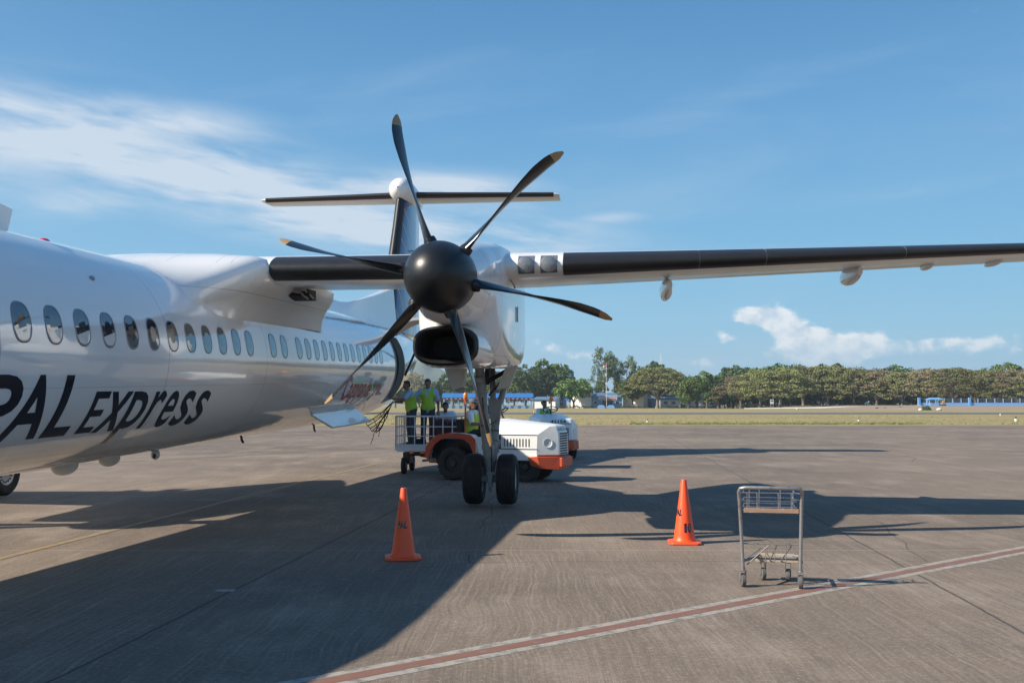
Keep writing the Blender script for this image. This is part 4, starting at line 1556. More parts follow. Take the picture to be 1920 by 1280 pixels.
# ------------------------------------------------------------------ baggage trolley
def trolley():
    root = empty('baggage_trolley', (2.38, 9.16, 0), R(-12), 'rusty chrome baggage trolley with wire basket standing alone on the apron', 'baggage trolley')
    W = .255      # half width
    f = MB()
    # hoop: two uprights and the push bar, leaning a little
    hoop = [(-W, 0, .17), (-W - .01, -.005, .45), (-W - .025, -.015, .80), (-W - .03, -.03, .87), (-W - .015, -.07, .905), (-W + .03, -.08, .915),
            (W - .03, -.08, .915), (W + .01, -.07, .905), (W + .025, -.03, .87), (W + .02, -.015, .80), (W + .008, -.005, .45), (W, 0, .17)]
    f.tube(hoop, .0165, 14)
    f.build('frame', 'steel_worn', root, smooth=60)
    # base: two rails running away and closing in towards the small front end, with a cross bar and a rusted plate
    b = MB()
    b.tube([(-W, 0, .24), (-.11, .30, .235), (-.10, .44, .235), (W - .05, .44, .235), (W + .02, .40, .235), (W + .01, 0, .24)], .0145, 12)
    b.tube([(-.12, .30, .23), (W, .30, .23)], .012, 10)
    b.build('base_frame', 'steel_dull', root)
    p = MB()
    p.box((-.13, .30, .185), (W + .01, .46, .218))
    p.box((-.10, .42, .218), (W - .02, .445, .25))
    p.build('front_plate', 'plate_tan', root, bevel=.004)
    # low wire fence and braces
    wf = MB()
    wf.tube([(-W, .01, .395), (W, .01, .395)], .0055, 8)
    for x in (-.02, .06, .16):
        wf.tube([(x - .03, .01, .395), (x - .03, .02, .22)], .004, 6)
    for x0, x1 in ((-.22, -.02), (.0, .05), (.10, .18)):
        wf.tube([(x1, .01, .385), (x0, .30 if x0 > -.2 else .02, .20)], .0055, 6)
    wf.tube([(-.10, .44, .30), (.20, .44, .30)], .004, 6)
    for k in range(5):
        wf.tube([(-.09 + .07 * k, .44, .235), (-.09 + .07 * k, .44, .30)], .004, 6)
    wf.tube([(-.22, .05, .25), (-.08, .40, .30)], .004, 6)
    for x in (-.14, .14):
        wf.box((x - .02, .0, .39), (x + .02, .02, .41))
    wf.build('wire_rack', 'steel_dull', root)
    # basket under the push bar
    k = MB()
    y0, y1, z0, z1 = .0, .115, .715, .875
    for z in (z1, .80, .745):
        k.tube([(-W + .01, y0, z - .01), (-W + .02, y1, z + .01), (W - .05, y1, z + .01), (W - .035, y0, z - .01)], .0045, 6)
        k.tube([(-W, y0, z - .012), (W - .02, y0, z - .012)], .0045, 6)
    for x in (-.21, -.12, .07, .185):
        k.tube([(x, y0, z1 - .01), (x, y0, z0)], .0045, 6)
        k.tube([(x + .025, y1, z1 + .012), (x + .02, y1, z0)], .0045, 6)
    for z in (.80, .86):
        k.tube([(W - .04, .06, z), (W + .01, .0, z)], .0045, 6)
        k.tube([(-W + .02, .06, z), (-W - .01, .0, z)], .0045, 6)
    k.build('basket', 'metal_bare', root)
    kb = MB()
    kb.box((-W + .01, -.005, .685), (W - .005, .13, .700))
    kb.box((-W + .01, -.012, .680), (W - .005, -.002, .722))
    kb.build('basket_floor', 'rust', root, bevel=.003)
    for x, y, s_, yaw in ((-W, 0, 1, .25), (W, 0, 1, -.05), (-.06, .40, .95, .3), (.17, .38, .95, -.1)):
        cb = MB()
        c, sn = math.cos(yaw), math.sin(yaw)
        top = .17 if y < .1 else .195
        r_ = .062 * s_
        def T(a, b_, z):
            return (x + a * c - b_ * sn, y + a * sn + b_ * c, z)
        cb.mat(0)
        cb.tube([T(0, 0, top - .025), T(0, 0, top + .012)], .020, 12)
        for a in (-.024, .024):
            cb.hexa([T(a - .002, -.024, top - .022), T(a + .002, -.024, top - .022), T(a + .002, .03, top - .022), T(a - .002, .03, top - .022)] and
                    [T(a - .002, .0, r_ - .012), T(a + .002, .0, r_ - .012), T(a + .002, .026, r_ - .012), T(a - .002, .026, r_ - .012),
                     T(a - .002, -.024, top - .02), T(a + .002, -.024, top - .02), T(a + .002, .03, top - .02), T(a - .002, .03, top - .02)])
        cb.hexa([T(-.028, -.026, top - .022), T(.028, -.026, top - .022), T(.028, .032, top - .022), T(-.028, .032, top - .022),
                 T(-.028, -.026, top - .014), T(.028, -.026, top - .014), T(.028, .032, top - .014), T(-.028, .032, top - .014)])
        fk = cb.build('caster', 'steel_worn', root)
        wb = MB()
        wb.mat(0).lathe([(-.020, .02), (-.021, r_ * .8), (-.016, r_ * .97), (0, r_), (.016, r_ * .97), (.021, r_ * .8), (.020, .02)], T(0, .014, r_), (c, sn, 0), 28)
        wb.mat(1).lathe([(-.02, 0), (-.02, .016), (.02, .016), (.02, 0)], T(0, .014, r_), (c, sn, 0), 12)
        wb.build('wheel', ['caster_rubber', 'steel_worn'], fk)
mat('caster_rubber', (0.10, 0.098, 0.095), 0.7, var=0.15)
trolley()


# ------------------------------------------------------------------ tow tractors
def tractor(loc, rz, label, plate):
    root = empty('tow_tractor', loc, rz, label, 'tow tractor', 'white and orange airport tow tractors')
    H = .58
    # chassis, deck; rear body painted dark for the shade inside the wheel arches
    b = MB()
    b.mat(0)
    b.mat(1).box((-.62, -.33, .46), (.47, .33, .60))
    b.mat(0)
    b.box((.47, -H, .46), (.95, H, .60))
    b.box((.9, -H, .46), (1.98, H, .60))
    b.box((.55, -H + .01, .60), (.95, H - .01, .86))
    b.mat(1).box((-.62, -.30, .60), (.55, .30, .90))
    ch = b.build('chassis', ['tug_white', 'gear_dark'], root, bevel=.015)
    # rear wings: white top, orange arch band
    for s in (-1, 1):
        w_ = MB()
        y0, y1 = s * .30, s * .62
        arch = [(-.56, .44), (-.52, .62), (-.42, .78), (-.28, .885), (-.1, .93), (.10, .93), (.30, .89), (.42, .80), (.50, .62), (.54, .50)]
        outer = [(-.66, .50), (-.64, .72), (-.52, .90), (-.34, 1.00), (-.1, 1.04), (.16, 1.04), (.44, 1.00), (.58, .88), (.64, .66), (.66, .50)]
        w_.mat(0)
        ys = sorted((y1, y1 - s * .05))
        n = len(arch)
        for i in range(n - 1):
            (ax, az), (bx, bz), (cx, cz), (dx, dz) = arch[i], arch[i + 1], outer[i + 1], outer[i]
            w_.hexa([(ax, ys[0], az), (bx, ys[0], bz), (bx, ys[1], bz), (ax, ys[1], az), (dx, ys[0], dz), (cx, ys[0], cz), (cx, ys[1], cz), (dx, ys[1], dz)])
        w_.mat(1)
        ysb = sorted((y0, y1 - s * .05))
        for i in range(n - 1):
            (ax, az), (bx, bz) = outer[i], outer[i + 1]
            w_.hexa([(ax * .96, ysb[0], az - .03), (bx * .96, ysb[0], bz - .03), (bx * .96, ysb[1], bz - .03), (ax * .96, ysb[1], az - .03),
                     (ax, ysb[0], az), (bx, ysb[0], bz), (bx, ysb[1], bz), (ax, ysb[1], az)])
        w_.mat(1).box((.56, min(y1, y1 - s * .06), .58), (1.0, max(y1, y1 - s * .06), .96))
        w_.build('rear_wing', ['tug_orange', 'tug_white'], root, bevel=.006)
    # bonnet with chamfered nose
    h = MB()
    A = [(.98, -H + .01, .58), (1.96, -H + .01, .58), (2.40, -.34, .58), (2.40, .34, .58), (1.96, H - .01, .58), (.98, H - .01, .58)]
    Mid = [(.98, -H + .01, 1.02), (1.98, -H + .01, 1.02), (2.39, -.34, 1.02), (2.39, .34, 1.02), (1.98, H - .01, 1.02), (.98, H - .01, 1.02)]
    Tp = [(.98, -H + .06, 1.29), (2.22, -.40, 1.21), (2.33, -.33, 1.20), (2.33, .33, 1.20), (2.22, .40, 1.21), (.98, H - .06, 1.29)]
    Cr = [(.98, -.30, 1.36), (2.16, -.28, 1.235), (2.28, -.26, 1.225), (2.28, .26, 1.225), (2.16, .28, 1.235), (.98, .30, 1.36)]
    h.loft([A, Mid, Tp, Cr])
    hood = h.build('bonnet', 'tug_white', root, smooth=20, bevel=.012)
    # seam under the bonnet lid, louvres and engine opening
    for s in (-1, 1):
        l_ = MB()
        l_.box((.99, s * (H - .008) - .006, 1.005), (1.97, s * (H - .008) + .006, 1.02))
        for k in range(9):
            x = 1.22 + .07 * k
            l_.box((x, s * (H - .004) - .004, .76), (x + .014, s * (H - .004) + .004, .93))
        l_.box((1.14, s * (H - .008) - .006, .70), (1.97, s * (H - .008) + .006, .715))
        l_.box((.98, s * (H - .008) - .007, .70), (1.14, s * (H - .008) + .007, 1.0))
        l_.build('louvre_panel', 'dark_void', hood)
        # headlight in the chamfer
        hl = MB()
        c = Vector((2.18, s * .455, .84))
        n_ = Vector((.235, s * .44, 0)).normalized()
        hl.mat(0).lathe([(.004, .10), (.012, .10), (.010, .085), (-.03, .075)], c, n_, 24)
        hl.mat(1).lathe([(-.028, .074), (-.005, .05), (.0, .0)], c, n_, 24)
        hl.build('headlight', ['tug_white', 'lamp_glass'], root)
    # grille: white bars over a dark opening, three columns of slots
    g_ = MB()
    if plate == '42154':
        g_.box((2.375, -.33, 1.075), (2.392, .33, 1.09))
    for r_ in range(9 if plate != '42154' else 7):
        for c in range(3):
            y = -.27 + c * .185
            z = .60 + r_ * .053
            g_.box((2.392, y, z), (2.404, y + .165, z + .030))
    g_.build('grille', 'dark_void', root)
    words = ((('HARLAN', -.30, .28, 1.10, 1.165, 'letter_ink'), (plate, -.14, .16, 1.172, 1.20, 'gear_grey')) if plate != '42154'
             else ((plate, -.20, .20, 1.105, 1.19, 'letter_ink'),))
    for txt, y0, y1, z0, z1, m_ in words:
        v2, f2 = fit_text(txt, y0, y1, z0, z1, bold=.02)
        MB().add([(2.396 - (z - 1.02) * .31 + .004, y, z) for y, z in v2], f2).build('lettering' if txt == 'HARLAN' else 'number', m_, hood, smooth=0, recalc=False)
    # bumper wraps the nose
    bp = MB()
    lo = [(1.84, -H - .01, .36), (2.06, -H - .01, .29), (2.41, -.35, .26), (2.41, .35, .26), (2.06, H + .01, .29), (1.84, H + .01, .36)]
    hi = [(1.76, -H - .015, .545), (1.98, -H - .015, .555), (2.43, -.36, .555), (2.43, .36, .555), (1.98, H + .015, .555), (1.76, H + .015, .545)]
    bp.loft([lo, hi])
    bp.box((2.42, -.38, .33), (2.485, .38, .53))
    bp.build('bumper', 'tug_orange', root, smooth=20, bevel=.012)
    # seat, steering, beacon
    st = MB()
    st.box((.02, -.24, .90), (.46, .24, 1.00))
    st.box((-.06, -.24, .95), (.06, .24, 1.34), Matrix.Rotation(R(-8), 3, 'Y'))
    st.build('seat', 'bag_black', root, bevel=.03)
    sc = MB()
    sc.tube([(1.15, .06, 1.0), (.90, .06, 1.50)], .022, 10)
    ca = Vector((.90, .06, 1.50))
    ax = Vector((-.5, 0, .86)).normalized()
    x_ = ax.cross(Vector((0, 1, 0))).normalized()
    y_ = ax.cross(x_)
    sc.tube([ca + (x_ * math.cos(2 * math.pi * k / 24) + y_ * math.sin(2 * math.pi * k / 24)) * .19 for k in range(25)], .014, 8)
    for k in range(3):
        a = 2 * math.pi * k / 3 + .5
        sc.tube([ca, ca + (x_ * math.cos(a) + y_ * math.sin(a)) * .19], .011, 6)
    sc.build('steering_wheel', 'gear_dark', root)
    BXY = (.20, -.32) if plate != '42154' else (-.10, .26)
    bc = MB()
    bc.mat(0).tube([(*BXY, .96), (*BXY, 1.80)], .020, 10)
    bc.mat(1).lathe([(0, .045), (.02, .055), (.10, .052), (.14, .03), (.15, 0)], (*BXY, 1.79), (0, 0, 1), 18, cap=False)
    bc.build('beacon', ['pole_orange', 'beacon_orange'], root)
    # tow hitch at the back
    hb = MB()
    hb.tube([(-.60, 0, .42), (-1.0, 0, .38)], .03, 8)
    hb.box((-.78, -.12, .34), (-.60, .12, .50))
    hb.build('hitch', 'rust', root)
    for x, r_, wd in ((0, .37, .24), (1.68, .325, .21)):
        for s in (-1, 1):
            wb = MB()
            c = (x, s * (.49 if x == 0 else .46), r_)
            h_ = wd / 2
            wb.mat(0).lathe([(-h_ * .8, r_ * .55), (-h_, r_ * .66), (-h_, r_ * .82), (-h_ * .86, r_ * .94), (-h_ * .5, r_ * .995), (0, r_), (h_ * .5, r_ * .995), (h_ * .86, r_ * .94), (h_, r_ * .82), (h_, r_ * .66), (h_ * .8, r_ * .55)], c, (0, 1, 0), 40)
            for k in range(26):
                a = 2 * math.pi * k / 26
                u_ = Vector((math.cos(a), 0, math.sin(a)))
                p0 = Vector(c) + u_ * (r_ * .985) + Vector((0, -h_ * .86, 0))
                wb.tube([p0, p0 + Vector((0, h_ * .8, 0)) + u_ * .006], .014, 5)
                a += math.pi / 26
                u_ = Vector((math.cos(a), 0, math.sin(a)))
                p0 = Vector(c) + u_ * (r_ * .985) + Vector((0, h_ * .86, 0))
                wb.tube([p0, p0 - Vector((0, h_ * .8, 0)) + u_ * .006], .014, 5)
            wb.mat(1).lathe([(-h_ * .8, r_ * .56), (-h_ * .3, r_ * .5), (-h_ * .35, .10), (-h_ * .7, .07), (-h_ * .7, 0)], c, (0, 1, 0), 28)
            wb.mat(1).lathe([(h_ * .8, r_ * .56), (h_ * .3, r_ * .5), (h_ * .35, .10), (h_ * .7, .07), (h_ * .7, 0)], c, (0, 1, 0), 28)
            wb.build('wheel', ['tyre_brown', 'gear_dark'], root)
    return root


TA = (-1.12, 22.50, 0)
TAR = R(-20)
tug1 = tractor(TA, TAR, 'white tow tractor with orange wheel arch and bumper parked behind the landing gear', '42152')
TB = (1.00, 32.5, 0)
TBR = R(-80)
tug2 = tractor(TB, TBR, 'white tow tractor numbered 42154 half hidden behind the nearer tractor', '42154')
tug2.scale = (1, 1.22, 1)


# ------------------------------------------------------------------ baggage cart with cage sides
def cart():
    X0, X1, Y0, Y1, Z = 0.0, 2.35, 0.0, 1.35, .66
    root = empty('baggage_cart', (-2.83, 23.95, 0), R(-3), 'pale grey open baggage cart with barred sides, two men standing on it', 'baggage cart')
    d = MB()
    d.box((X0, Y0, Z - .10), (X1, Y1, Z))
    d.box((X0 + .05, Y0 - .012, Z - .13), (X1 - .05, Y0, Z + .005))
    deck = d.build('deck', 'cart_white', root, bevel=.01)

    def rail(p0, p1, n):
        m = MB()
        p0, p1 = Vector(p0), Vector(p1)
        top, bot = 1.38, Z + .03
        for k in range(n + 1):
            p = p0.lerp(p1, k / n)
            r_ = .020 if k in (0, n) else .0125
            m.tube([(p.x, p.y, bot - .04), (p.x, p.y, top)], r_, 8)
        for i, z in enumerate((top, bot + (top - bot) * .64, bot + (top - bot) * .31, bot)):
            m.tube([(p0.x, p0.y, z), (p1.x, p1.y, z)], .020 if i in (0, 3) else .0125, 8)
        m.build('side_rail', 'cart_white', root)
    rail((X0 + .02, Y0 + .02, 0), (X0 + 1.62, Y0 + .02, 0), 7)
    rail((X0 + .02, Y0 + .02, 0), (X0 + .02, Y1 - .02, 0), 5)
    rail((X0 + .02, Y1 - .02, 0), (X1 - .02, Y1 - .02, 0), 9)
    u = MB()
    u.box((.25, .20, .42), (X1 - .2, .30, .56))
    u.box((.25, Y1 - .30, .42), (X1 - .2, Y1 - .20, .56))
    u.tube([(.22, .05, .22), (.22, Y1 - .05, .22)], .035, 8)
    u.box((.14, .35, .22), (.30, Y1 - .35, .50))
    u.lathe([(0, .28), (.05, .28)], (.45, Y1 / 2, .50), (0, 0, 1), 24, cap=True)
    u.tube([(2.0, .05, .22), (2.0, Y1 - .05, .22)], .035, 8)
    u.box((1.92, .35, .22), (2.08, Y1 - .35, .50))
    u.build('undercarriage', 'gear_dark', root, bevel=.01)
    tb = MB()
    tb.tube([(.55, .5, .42), (1.15, .1, .34), (1.40, -.15, .18)], .035, 8)
    tb.tube([(.55, .9, .42), (1.15, .2, .34), (1.40, -.15, .18)], .035, 8)
    tb.build('tow_bar', 'rust', root)
    for x in (.36, .62):
        rf = MB()
        rf.box((x, -.025, .49), (x + .10, -.013, .55))
        rf.build('reflector', 'beacon_orange', root)
    for x, y in ((.22, .05), (.22, Y1 - .05), (2.0, .05), (2.0, Y1 - .05)):
        wb = MB()
        wb.mat(0).lathe([(-.055, .06), (-.06, .14), (-.05, .19), (-.02, .20), (.02, .20), (.05, .19), (.06, .14), (.055, .06)], (x, y, .20), (1 if x < 1 else 0, 0 if x < 1 else 1, 0), 28)
        wb.mat(1).lathe([(-.062, 0), (-.06, .06), (.06, .06), (.062, 0)], (x, y, .20), (1 if x < 1 else 0, 0 if x < 1 else 1, 0), 16)
        wb.build('wheel', ['tyre', 'rim_grey'], root)
    return root


cart()
CARTM = Matrix.Translation((-2.83, 23.95, 0)) @ Matrix.Rotation(R(-3), 4, 'Z')


def bag(loc, size, rz, material, label, kind='suitcase'):
    p = CARTM @ Vector(loc)
    root = empty(kind, p, rz, label, kind.replace('_', ' '), 'luggage on the baggage cart')
    sx, sy, sz = size
    b = MB()
    b.box((-sx / 2, -sy / 2, 0), (sx / 2, sy / 2, sz))
    b.build('case', material, root, bevel=.045, bseg=3)
    z = MB()
    z.tube([(-sx / 2 + .04, -sy / 2 - .003, sz * .12), (-sx / 2 + .04, -sy / 2 - .003, sz * .88), (sx / 2 - .04, -sy / 2 - .003, sz * .88), (sx / 2 - .04, -sy / 2 - .003, sz * .12)], .006, 6)
    z.build('zip', 'bag_black' if material != 'bag_black' else 'gear_dark', root)
    h = MB()
    h.tube([(-.09, 0, sz - .005), (-.08, 0, sz + .035), (.08, 0, sz + .035), (.09, 0, sz - .005)], .012, 8)
    h.build('handle', 'gear_dark', root)


bag((1.00, .36, .665), (.44, .26, .62), R(6), 'bag_maroon', 'upright dark maroon suitcase behind the bars beside the second man')
bag((1.48, .36, .665), (.48, .26, .60), R(-4), 'bag_maroon', 'dark maroon suitcase behind the bars below the leaning man')
bag((1.98, .40, .665), (.44, .28, .70), R(3), 'bag_maroon', 'maroon suitcase at the tractor end of the cart under the black bag')
bag((2.02, .42, 1.41), (.50, .30, .24), R(10), 'bag_black', 'soft black bag lying on top of the suitcases beside the capped driver', 'travel_bag')
bag((1.25, .82, .665), (.50, .34, .46), R(14), 'bag_blue', 'dark blue case lying low in the middle of the cart')
bag((.52, .55, .665), (.30, .22, .16), R(20), 'bag_black', 'small black bag on the cart floor between the two standing men', 'hand_bag')


# cargo net hanging from the open hold
def cargo_net():
    root_p = Vector(plane.matrix_world @ Vector(CY(24.2, -46, RF)))
    mb = MB()
    rnd = random.Random(5)
    px_ = lambda x, y, D: Vector(((x - 960) / 1850 * D, D, EYE + (757 - y) / 1850 * D))
    D = 23.6
    top = [px_(738, 752, D), px_(733, 766, D), px_(726, 776, D)]
    bot = [px_(690, 795, D), px_(697, 806, D), px_(706, 814, D), px_(712, 806, D)]
    strands = []
    for i in range(7):
        k = i / 6
        a = top[0].lerp(top[2], k * .8)
        b = px_(686 + 27 * k, 791 + 18 * math.sin(k * 2.2), D)
        mid = a.lerp(b, .5) + Vector((rnd.uniform(-.04, .04), rnd.uniform(-.15, .15), -.05))
        pts = [a, a.lerp(mid, .5) + Vector((rnd.uniform(-.03, .03), 0, rnd.uniform(-.02, .02))), mid, mid.lerp(b, .5) + Vector((0, 0, -.02)), b]
        strands.append(pts)
        mb.tube(pts, .011, 6)
    for j in range(1, 5):
        for i in range(6):
            mb.tube([strands[i][j], strands[i + 1][j] + Vector((0, 0, rnd.uniform(-.03, .03)))], .009, 5)
    for x0, y0, x1, y1 in ((703, 808, 696, 832), (712, 800, 711, 818), (707, 800, 706, 812)):
        mb.tube([px_(x0, y0, D), px_((x0 + x1) / 2 + 1, (y0 + y1) / 2, D), px_(x1, y1, D)], .008, 5)
    for x0, y0, x1, y1 in ((684, 776, 720, 772), (695, 790, 716, 778), (720, 772, 737, 752)):
        mb.tube([px_(x0, y0, D), px_(x1, y1, D)], .007, 5)
    o = mb.build('cargo_net', 'net_brown', smooth=60)
    tag(o, 'tangled brown cargo net hanging below the open cargo doorway', 'net')
cargo_net()

# ------------------------------------------------------------------ people
def capsule(mb, a, b, ra, rb, seg=12):
    a, b = Vector(a), Vector(b)
    d = (b - a)
    L = d.length
    d.normalize()
    h = Vector((0, 0, 1)) if abs(d.z) < .9 else Vector((1, 0, 0))
    x = d.cross(h).normalized()
    y = d.cross(x)
    rings = []
    for i in range(4):
        t = (i + .3) / 3.3 * math.pi / 2
        rings.append((-ra * math.cos(t), ra * math.sin(t)))
    for i in (3, 2, 1, 0):
        t = (i + .3) / 3.3 * math.pi / 2
        rings.append((L + rb * math.cos(t), rb * math.sin(t)))
    vs = []
    for dd, r_ in rings:
        for k in range(seg):
            an = 2 * math.pi * k / seg
            vs.append(a + d * dd + (x * math.cos(an) + y * math.sin(an)) * r_)
    n = len(rings)
    fs = [(i * seg + k, i * seg + (k + 1) % seg, (i + 1) * seg + (k + 1) % seg, (i + 1) * seg + k) for i in range(n - 1) for k in range(seg)]
    fs.append(tuple(range(seg))[::-1])
    fs.append(tuple((n - 1) * seg + k for k in range(seg)))
    mb.add(vs, fs)


def melt(mb, name, material, parent, voxel=.012, smooth_it=4):
    """overlapping closed shapes fused into one continuous skin"""
    tmp = mb.build('tmp_' + name, material, None, smooth=0)
    md = tmp.modifiers.new('r', 'REMESH')
    md.mode = 'VOXEL'
    md.voxel_size = voxel
    ms = tmp.modifiers.new('s', 'SMOOTH')
    ms.factor = .5
    ms.iterations = smooth_it
    dg = bpy.context.evaluated_depsgraph_get()
    me = bpy.data.meshes.new_from_object(tmp.evaluated_get(dg))
    old = tmp.data
    bpy.data.objects.remove(tmp)
    bpy.data.meshes.remove(old)
    me.name = name
    me.shade_smooth()
    if not me.materials:
        me.materials.append(MATS[material])
    o = bpy.data.objects.new(name, me)
    col.objects.link(o)
    o.parent = parent
    return o


def hand(mb, wrist, dirv, up, side, curl=.5):
    """palm, four fingers of different lengths and a thumb"""
    d = Vector(dirv).normalized()
    u = Vector(up).normalized()
    s = d.cross(u).normalized() * side
    w_ = Vector(wrist)
    for k in (-1, -.33, .33, 1):
        capsule(mb, w_ + s * k * .014, w_ + d * .08 + s * k * .028, .014, .012, 8)
    for k, L in ((-1, .060), (-.33, .074), (.33, .078), (1, .070)):
        p = w_ + d * .085 + s * k * .029
        q = p + (d * math.cos(curl) - u * math.sin(curl)) * L * .55
        r_ = q + (d * math.cos(curl * 2.2) - u * math.sin(curl * 2.2)) * L * .45
        capsule(mb, p, q, .0095, .009, 6)
        capsule(mb, q, r_, .009, .0075, 6)
    p = w_ + d * .025 + s * .032
    capsule(mb, p, p + d * .035 + s * .026 - u * .01, .012, .010, 6)
    capsule(mb, p + d * .035 + s * .026 - u * .01, p + d * .062 + s * .03 - u * .02, .010, .008, 6)


def person(name, loc, rz, label, J, top='vest', shirt='shirt_blue', legs='jeans', cap=False, scale=1.0, seated=False, hat_back=False):
    """J: joints in metres, x to the person's left, -y forward, z up"""
    root = empty('person', loc, rz, label, 'person')
    root.scale = (scale,) * 3
    V = {k: Vector(v) for k, v in J.items()}
    pel, che, nk, hd = V['pelvis'], V['chest'], V['neck'], V['head']
    fwd = V.get('face', Vector((0, -1, 0))).normalized()
    sidev = fwd.cross(Vector((0, 0, 1))).normalized() * -1
    body = MB()
    # torso
    capsule(body, pel + Vector((-.07, 0, 0)), pel + Vector((.07, 0, 0)), .105, .105)
    capsule(body, pel, che, .115, .125)
    capsule(body, V['shl'] * .55 + che * .45, V['shr'] * .55 + che * .45, .105, .105)
    capsule(body, V['shl'], V['shr'], .06, .06)
    capsule(body, che, nk, .09, .055)
    capsule(body, nk - Vector((0, 0, .02)), hd, .052, .05)
    # limbs
    for s in 'lr':
        capsule(body, V['sh' + s], V['el' + s], .052, .040)
        capsule(body, V['el' + s], V['wr' + s], .040, .028)
        hand(body, V['wr' + s], V['wr' + s] - V['el' + s], V.get('hup' + s, Vector((0, -.3, 1))), 1 if s == 'l' else -1)
        capsule(body, V['hip' + s], V['kn' + s], .082, .056)
        capsule(body, V['kn' + s], V['an' + s], .054, .038)
        capsule(body, V['an' + s], V['an' + s] + Vector((0, -.14, -.05)), .035, .030)
    # head
    up = Vector((0, 0, 1))
    body.ball(hd + up * .075, (.075, .085, .10), 20, 14)
    capsule(body, hd + up * .02 + fwd * .035, hd - up * .005 + fwd * .05, .05, .035)     # jaw
    capsule(body, hd + up * .085 + fwd * .075, hd + up * .045 + fwd * .098, .012, .016, 8)   # nose
    for s in (-1, 1):
        body.ball(hd + up * .065 + sidev * s * .078 - fwd * .0, (.014, .02, .03), 10, 8)
        capsule(body, hd + up * .105 + fwd * .073 + sidev * s * .022, hd + up * .105 + fwd * .067 + sidev * s * .045, .011, .009, 8)
    bo = melt(body, 'body', 'skin', root, .0115, 3)
    # eyes, brows, mouth
    fc = MB()
    for s in (-1, 1):
        fc.mat(0).ball(hd + up * .078 + fwd * .078 + sidev * s * .030, .010, 10, 8)
        fc.mat(1).ball(hd + up * .078 + fwd * .0855 + sidev * s * .030, .0045, 8, 6)
        capsule(fc, hd + up * .100 + fwd * .084 + sidev * s * .018, hd + up * .098 + fwd * .076 + sidev * s * .046, .0045, .0035, 6)
    fc.build('eyes', ['reflective', 'hair'], bo, smooth=60)
    mo = MB()
    capsule(mo, hd + up * .018 + fwd * .083 - sidev * .02, hd + up * .018 + fwd * .083 + sidev * .02, .006, .006, 6)
    mo.build('mouth', 'lip', bo, smooth=60)
    # hair or cap
    h = MB()
    h.ball(hd + up * .105 - fwd * .018, (.084, .090, .082), 20, 14)
    h.ball(hd + up * .07 - fwd * .045, (.076, .062, .078), 16, 12)
    h.ball(hd + up * .150 + fwd * .025, (.062, .055, .035), 14, 10)
    if cap:
        melt(h, 'hair', 'hair', root, .012, 2)
        c = MB()
        c.ball(hd + up * .125 - fwd * .008, (.093, .100, .080), 20, 14)
        c.build('cap', 'cap_grey', root, smooth=60)
        b = MB()
        rr = []
        for i in range(9):
            a = -1.0 + 2.0 * i / 8
            dv = fwd * math.cos(a) + sidev * math.sin(a)
            rr.append((hd + up * .125 + dv * .085, hd + up * .112 + dv * (.10 + .065 * math.cos(a))))
        b.loft([[r_[0] for r_ in rr], [r_[1] for r_ in rr], [r_[1] + up * .006 for r_ in rr], [r_[0] + up * .01 for r_ in rr]], closed=False, cap=(False, False))
        b.build('cap_peak', 'cap_grey', root, smooth=60)
    else:
        melt(h, 'hair', 'hair', root, .011, 2)
    # shirt with short sleeves
    sh = MB()
    capsule(sh, pel + Vector((-.07, 0, .02)), pel + Vector((.07, 0, .02)), .122, .122)
    capsule(sh, pel, che, .132, .142)
    capsule(sh, V['shl'] * .55 + che * .45, V['shr'] * .55 + che * .45, .120, .120)
    capsule(sh, V['shl'], V['shr'], .075, .075)
    capsule(sh, che + (nk - che) * .3, nk - (nk - che) * .12, .095, .072)
    for s in 'lr':
        e = V['sh' + s].lerp(V['el' + s], .72)
        capsule(sh, V['sh' + s], e, .073, .066)
    melt(sh, 'shirt', shirt, root, .0135, 3)
    if top == 'vest':
        ve = MB()
        lo = pel + (che - pel) * .12
        capsule(ve, lo + Vector((-.055, 0, 0)), lo + Vector((.055, 0, 0)), .142, .142)
        capsule(ve, lo, che, .150, .156)
        capsule(ve, V['shl'] * .45 + che * .55, V['shr'] * .45 + che * .55, .135, .135)
        for s in 'lr':
            capsule(ve, V['sh' + s] * .62 + nk * .38 - Vector((0, 0, .03)), V['sh' + s] * .5 + che * .5, .085, .12)
        vo = melt(ve, 'vest', 'vest', root, .0135, 3)
        # V neck shows the shirt
        vn = MB()
        a = nk + fwd * .085 - up * .03
        b = che + fwd * .158 + up * .02
        vn.add([a + sidev * .05, a - sidev * .05, b], [(0, 1, 2)])
        bm_t = [a + sidev * .05 - fwd * .02, a - sidev * .05 - fwd * .02, b - fwd * .02]
        vn.add([a + sidev * .05 + fwd * .05, a - sidev * .05 + fwd * .05, b + fwd * .004] + bm_t, [(0, 1, 2), (3, 5, 4), (0, 2, 5, 3), (1, 4, 5, 2), (0, 3, 4, 1)])
        vn.build('vest_opening', shirt, vo, smooth=0)
    # trousers
    tr = MB()
    capsule(tr, pel + Vector((-.07, 0, 0)), pel + Vector((.07, 0, 0)), .125, .125)
    for s in 'lr':
        capsule(tr, V['hip' + s], V['kn' + s], .100, .076)
        capsule(tr, V['kn' + s], V['an' + s] + (V['kn' + s] - V['an' + s]) * .06, .074, .066)
    melt(tr, 'trousers', legs, root, .0135, 3)
    so = MB()
    for s in 'lr':
        a = V['an' + s]
        capsule(so, a + Vector((0, .02, -.045)), a + Vector((0, -.15, -.055)), .045, .042)
        capsule(so, a, a + Vector((0, -.02, -.045)), .045, .048)
    melt(so, 'shoes', 'shoe_black', root, .012, 2)
    return root


mat('lip', (0.16, 0.05, 0.04), 0.5)


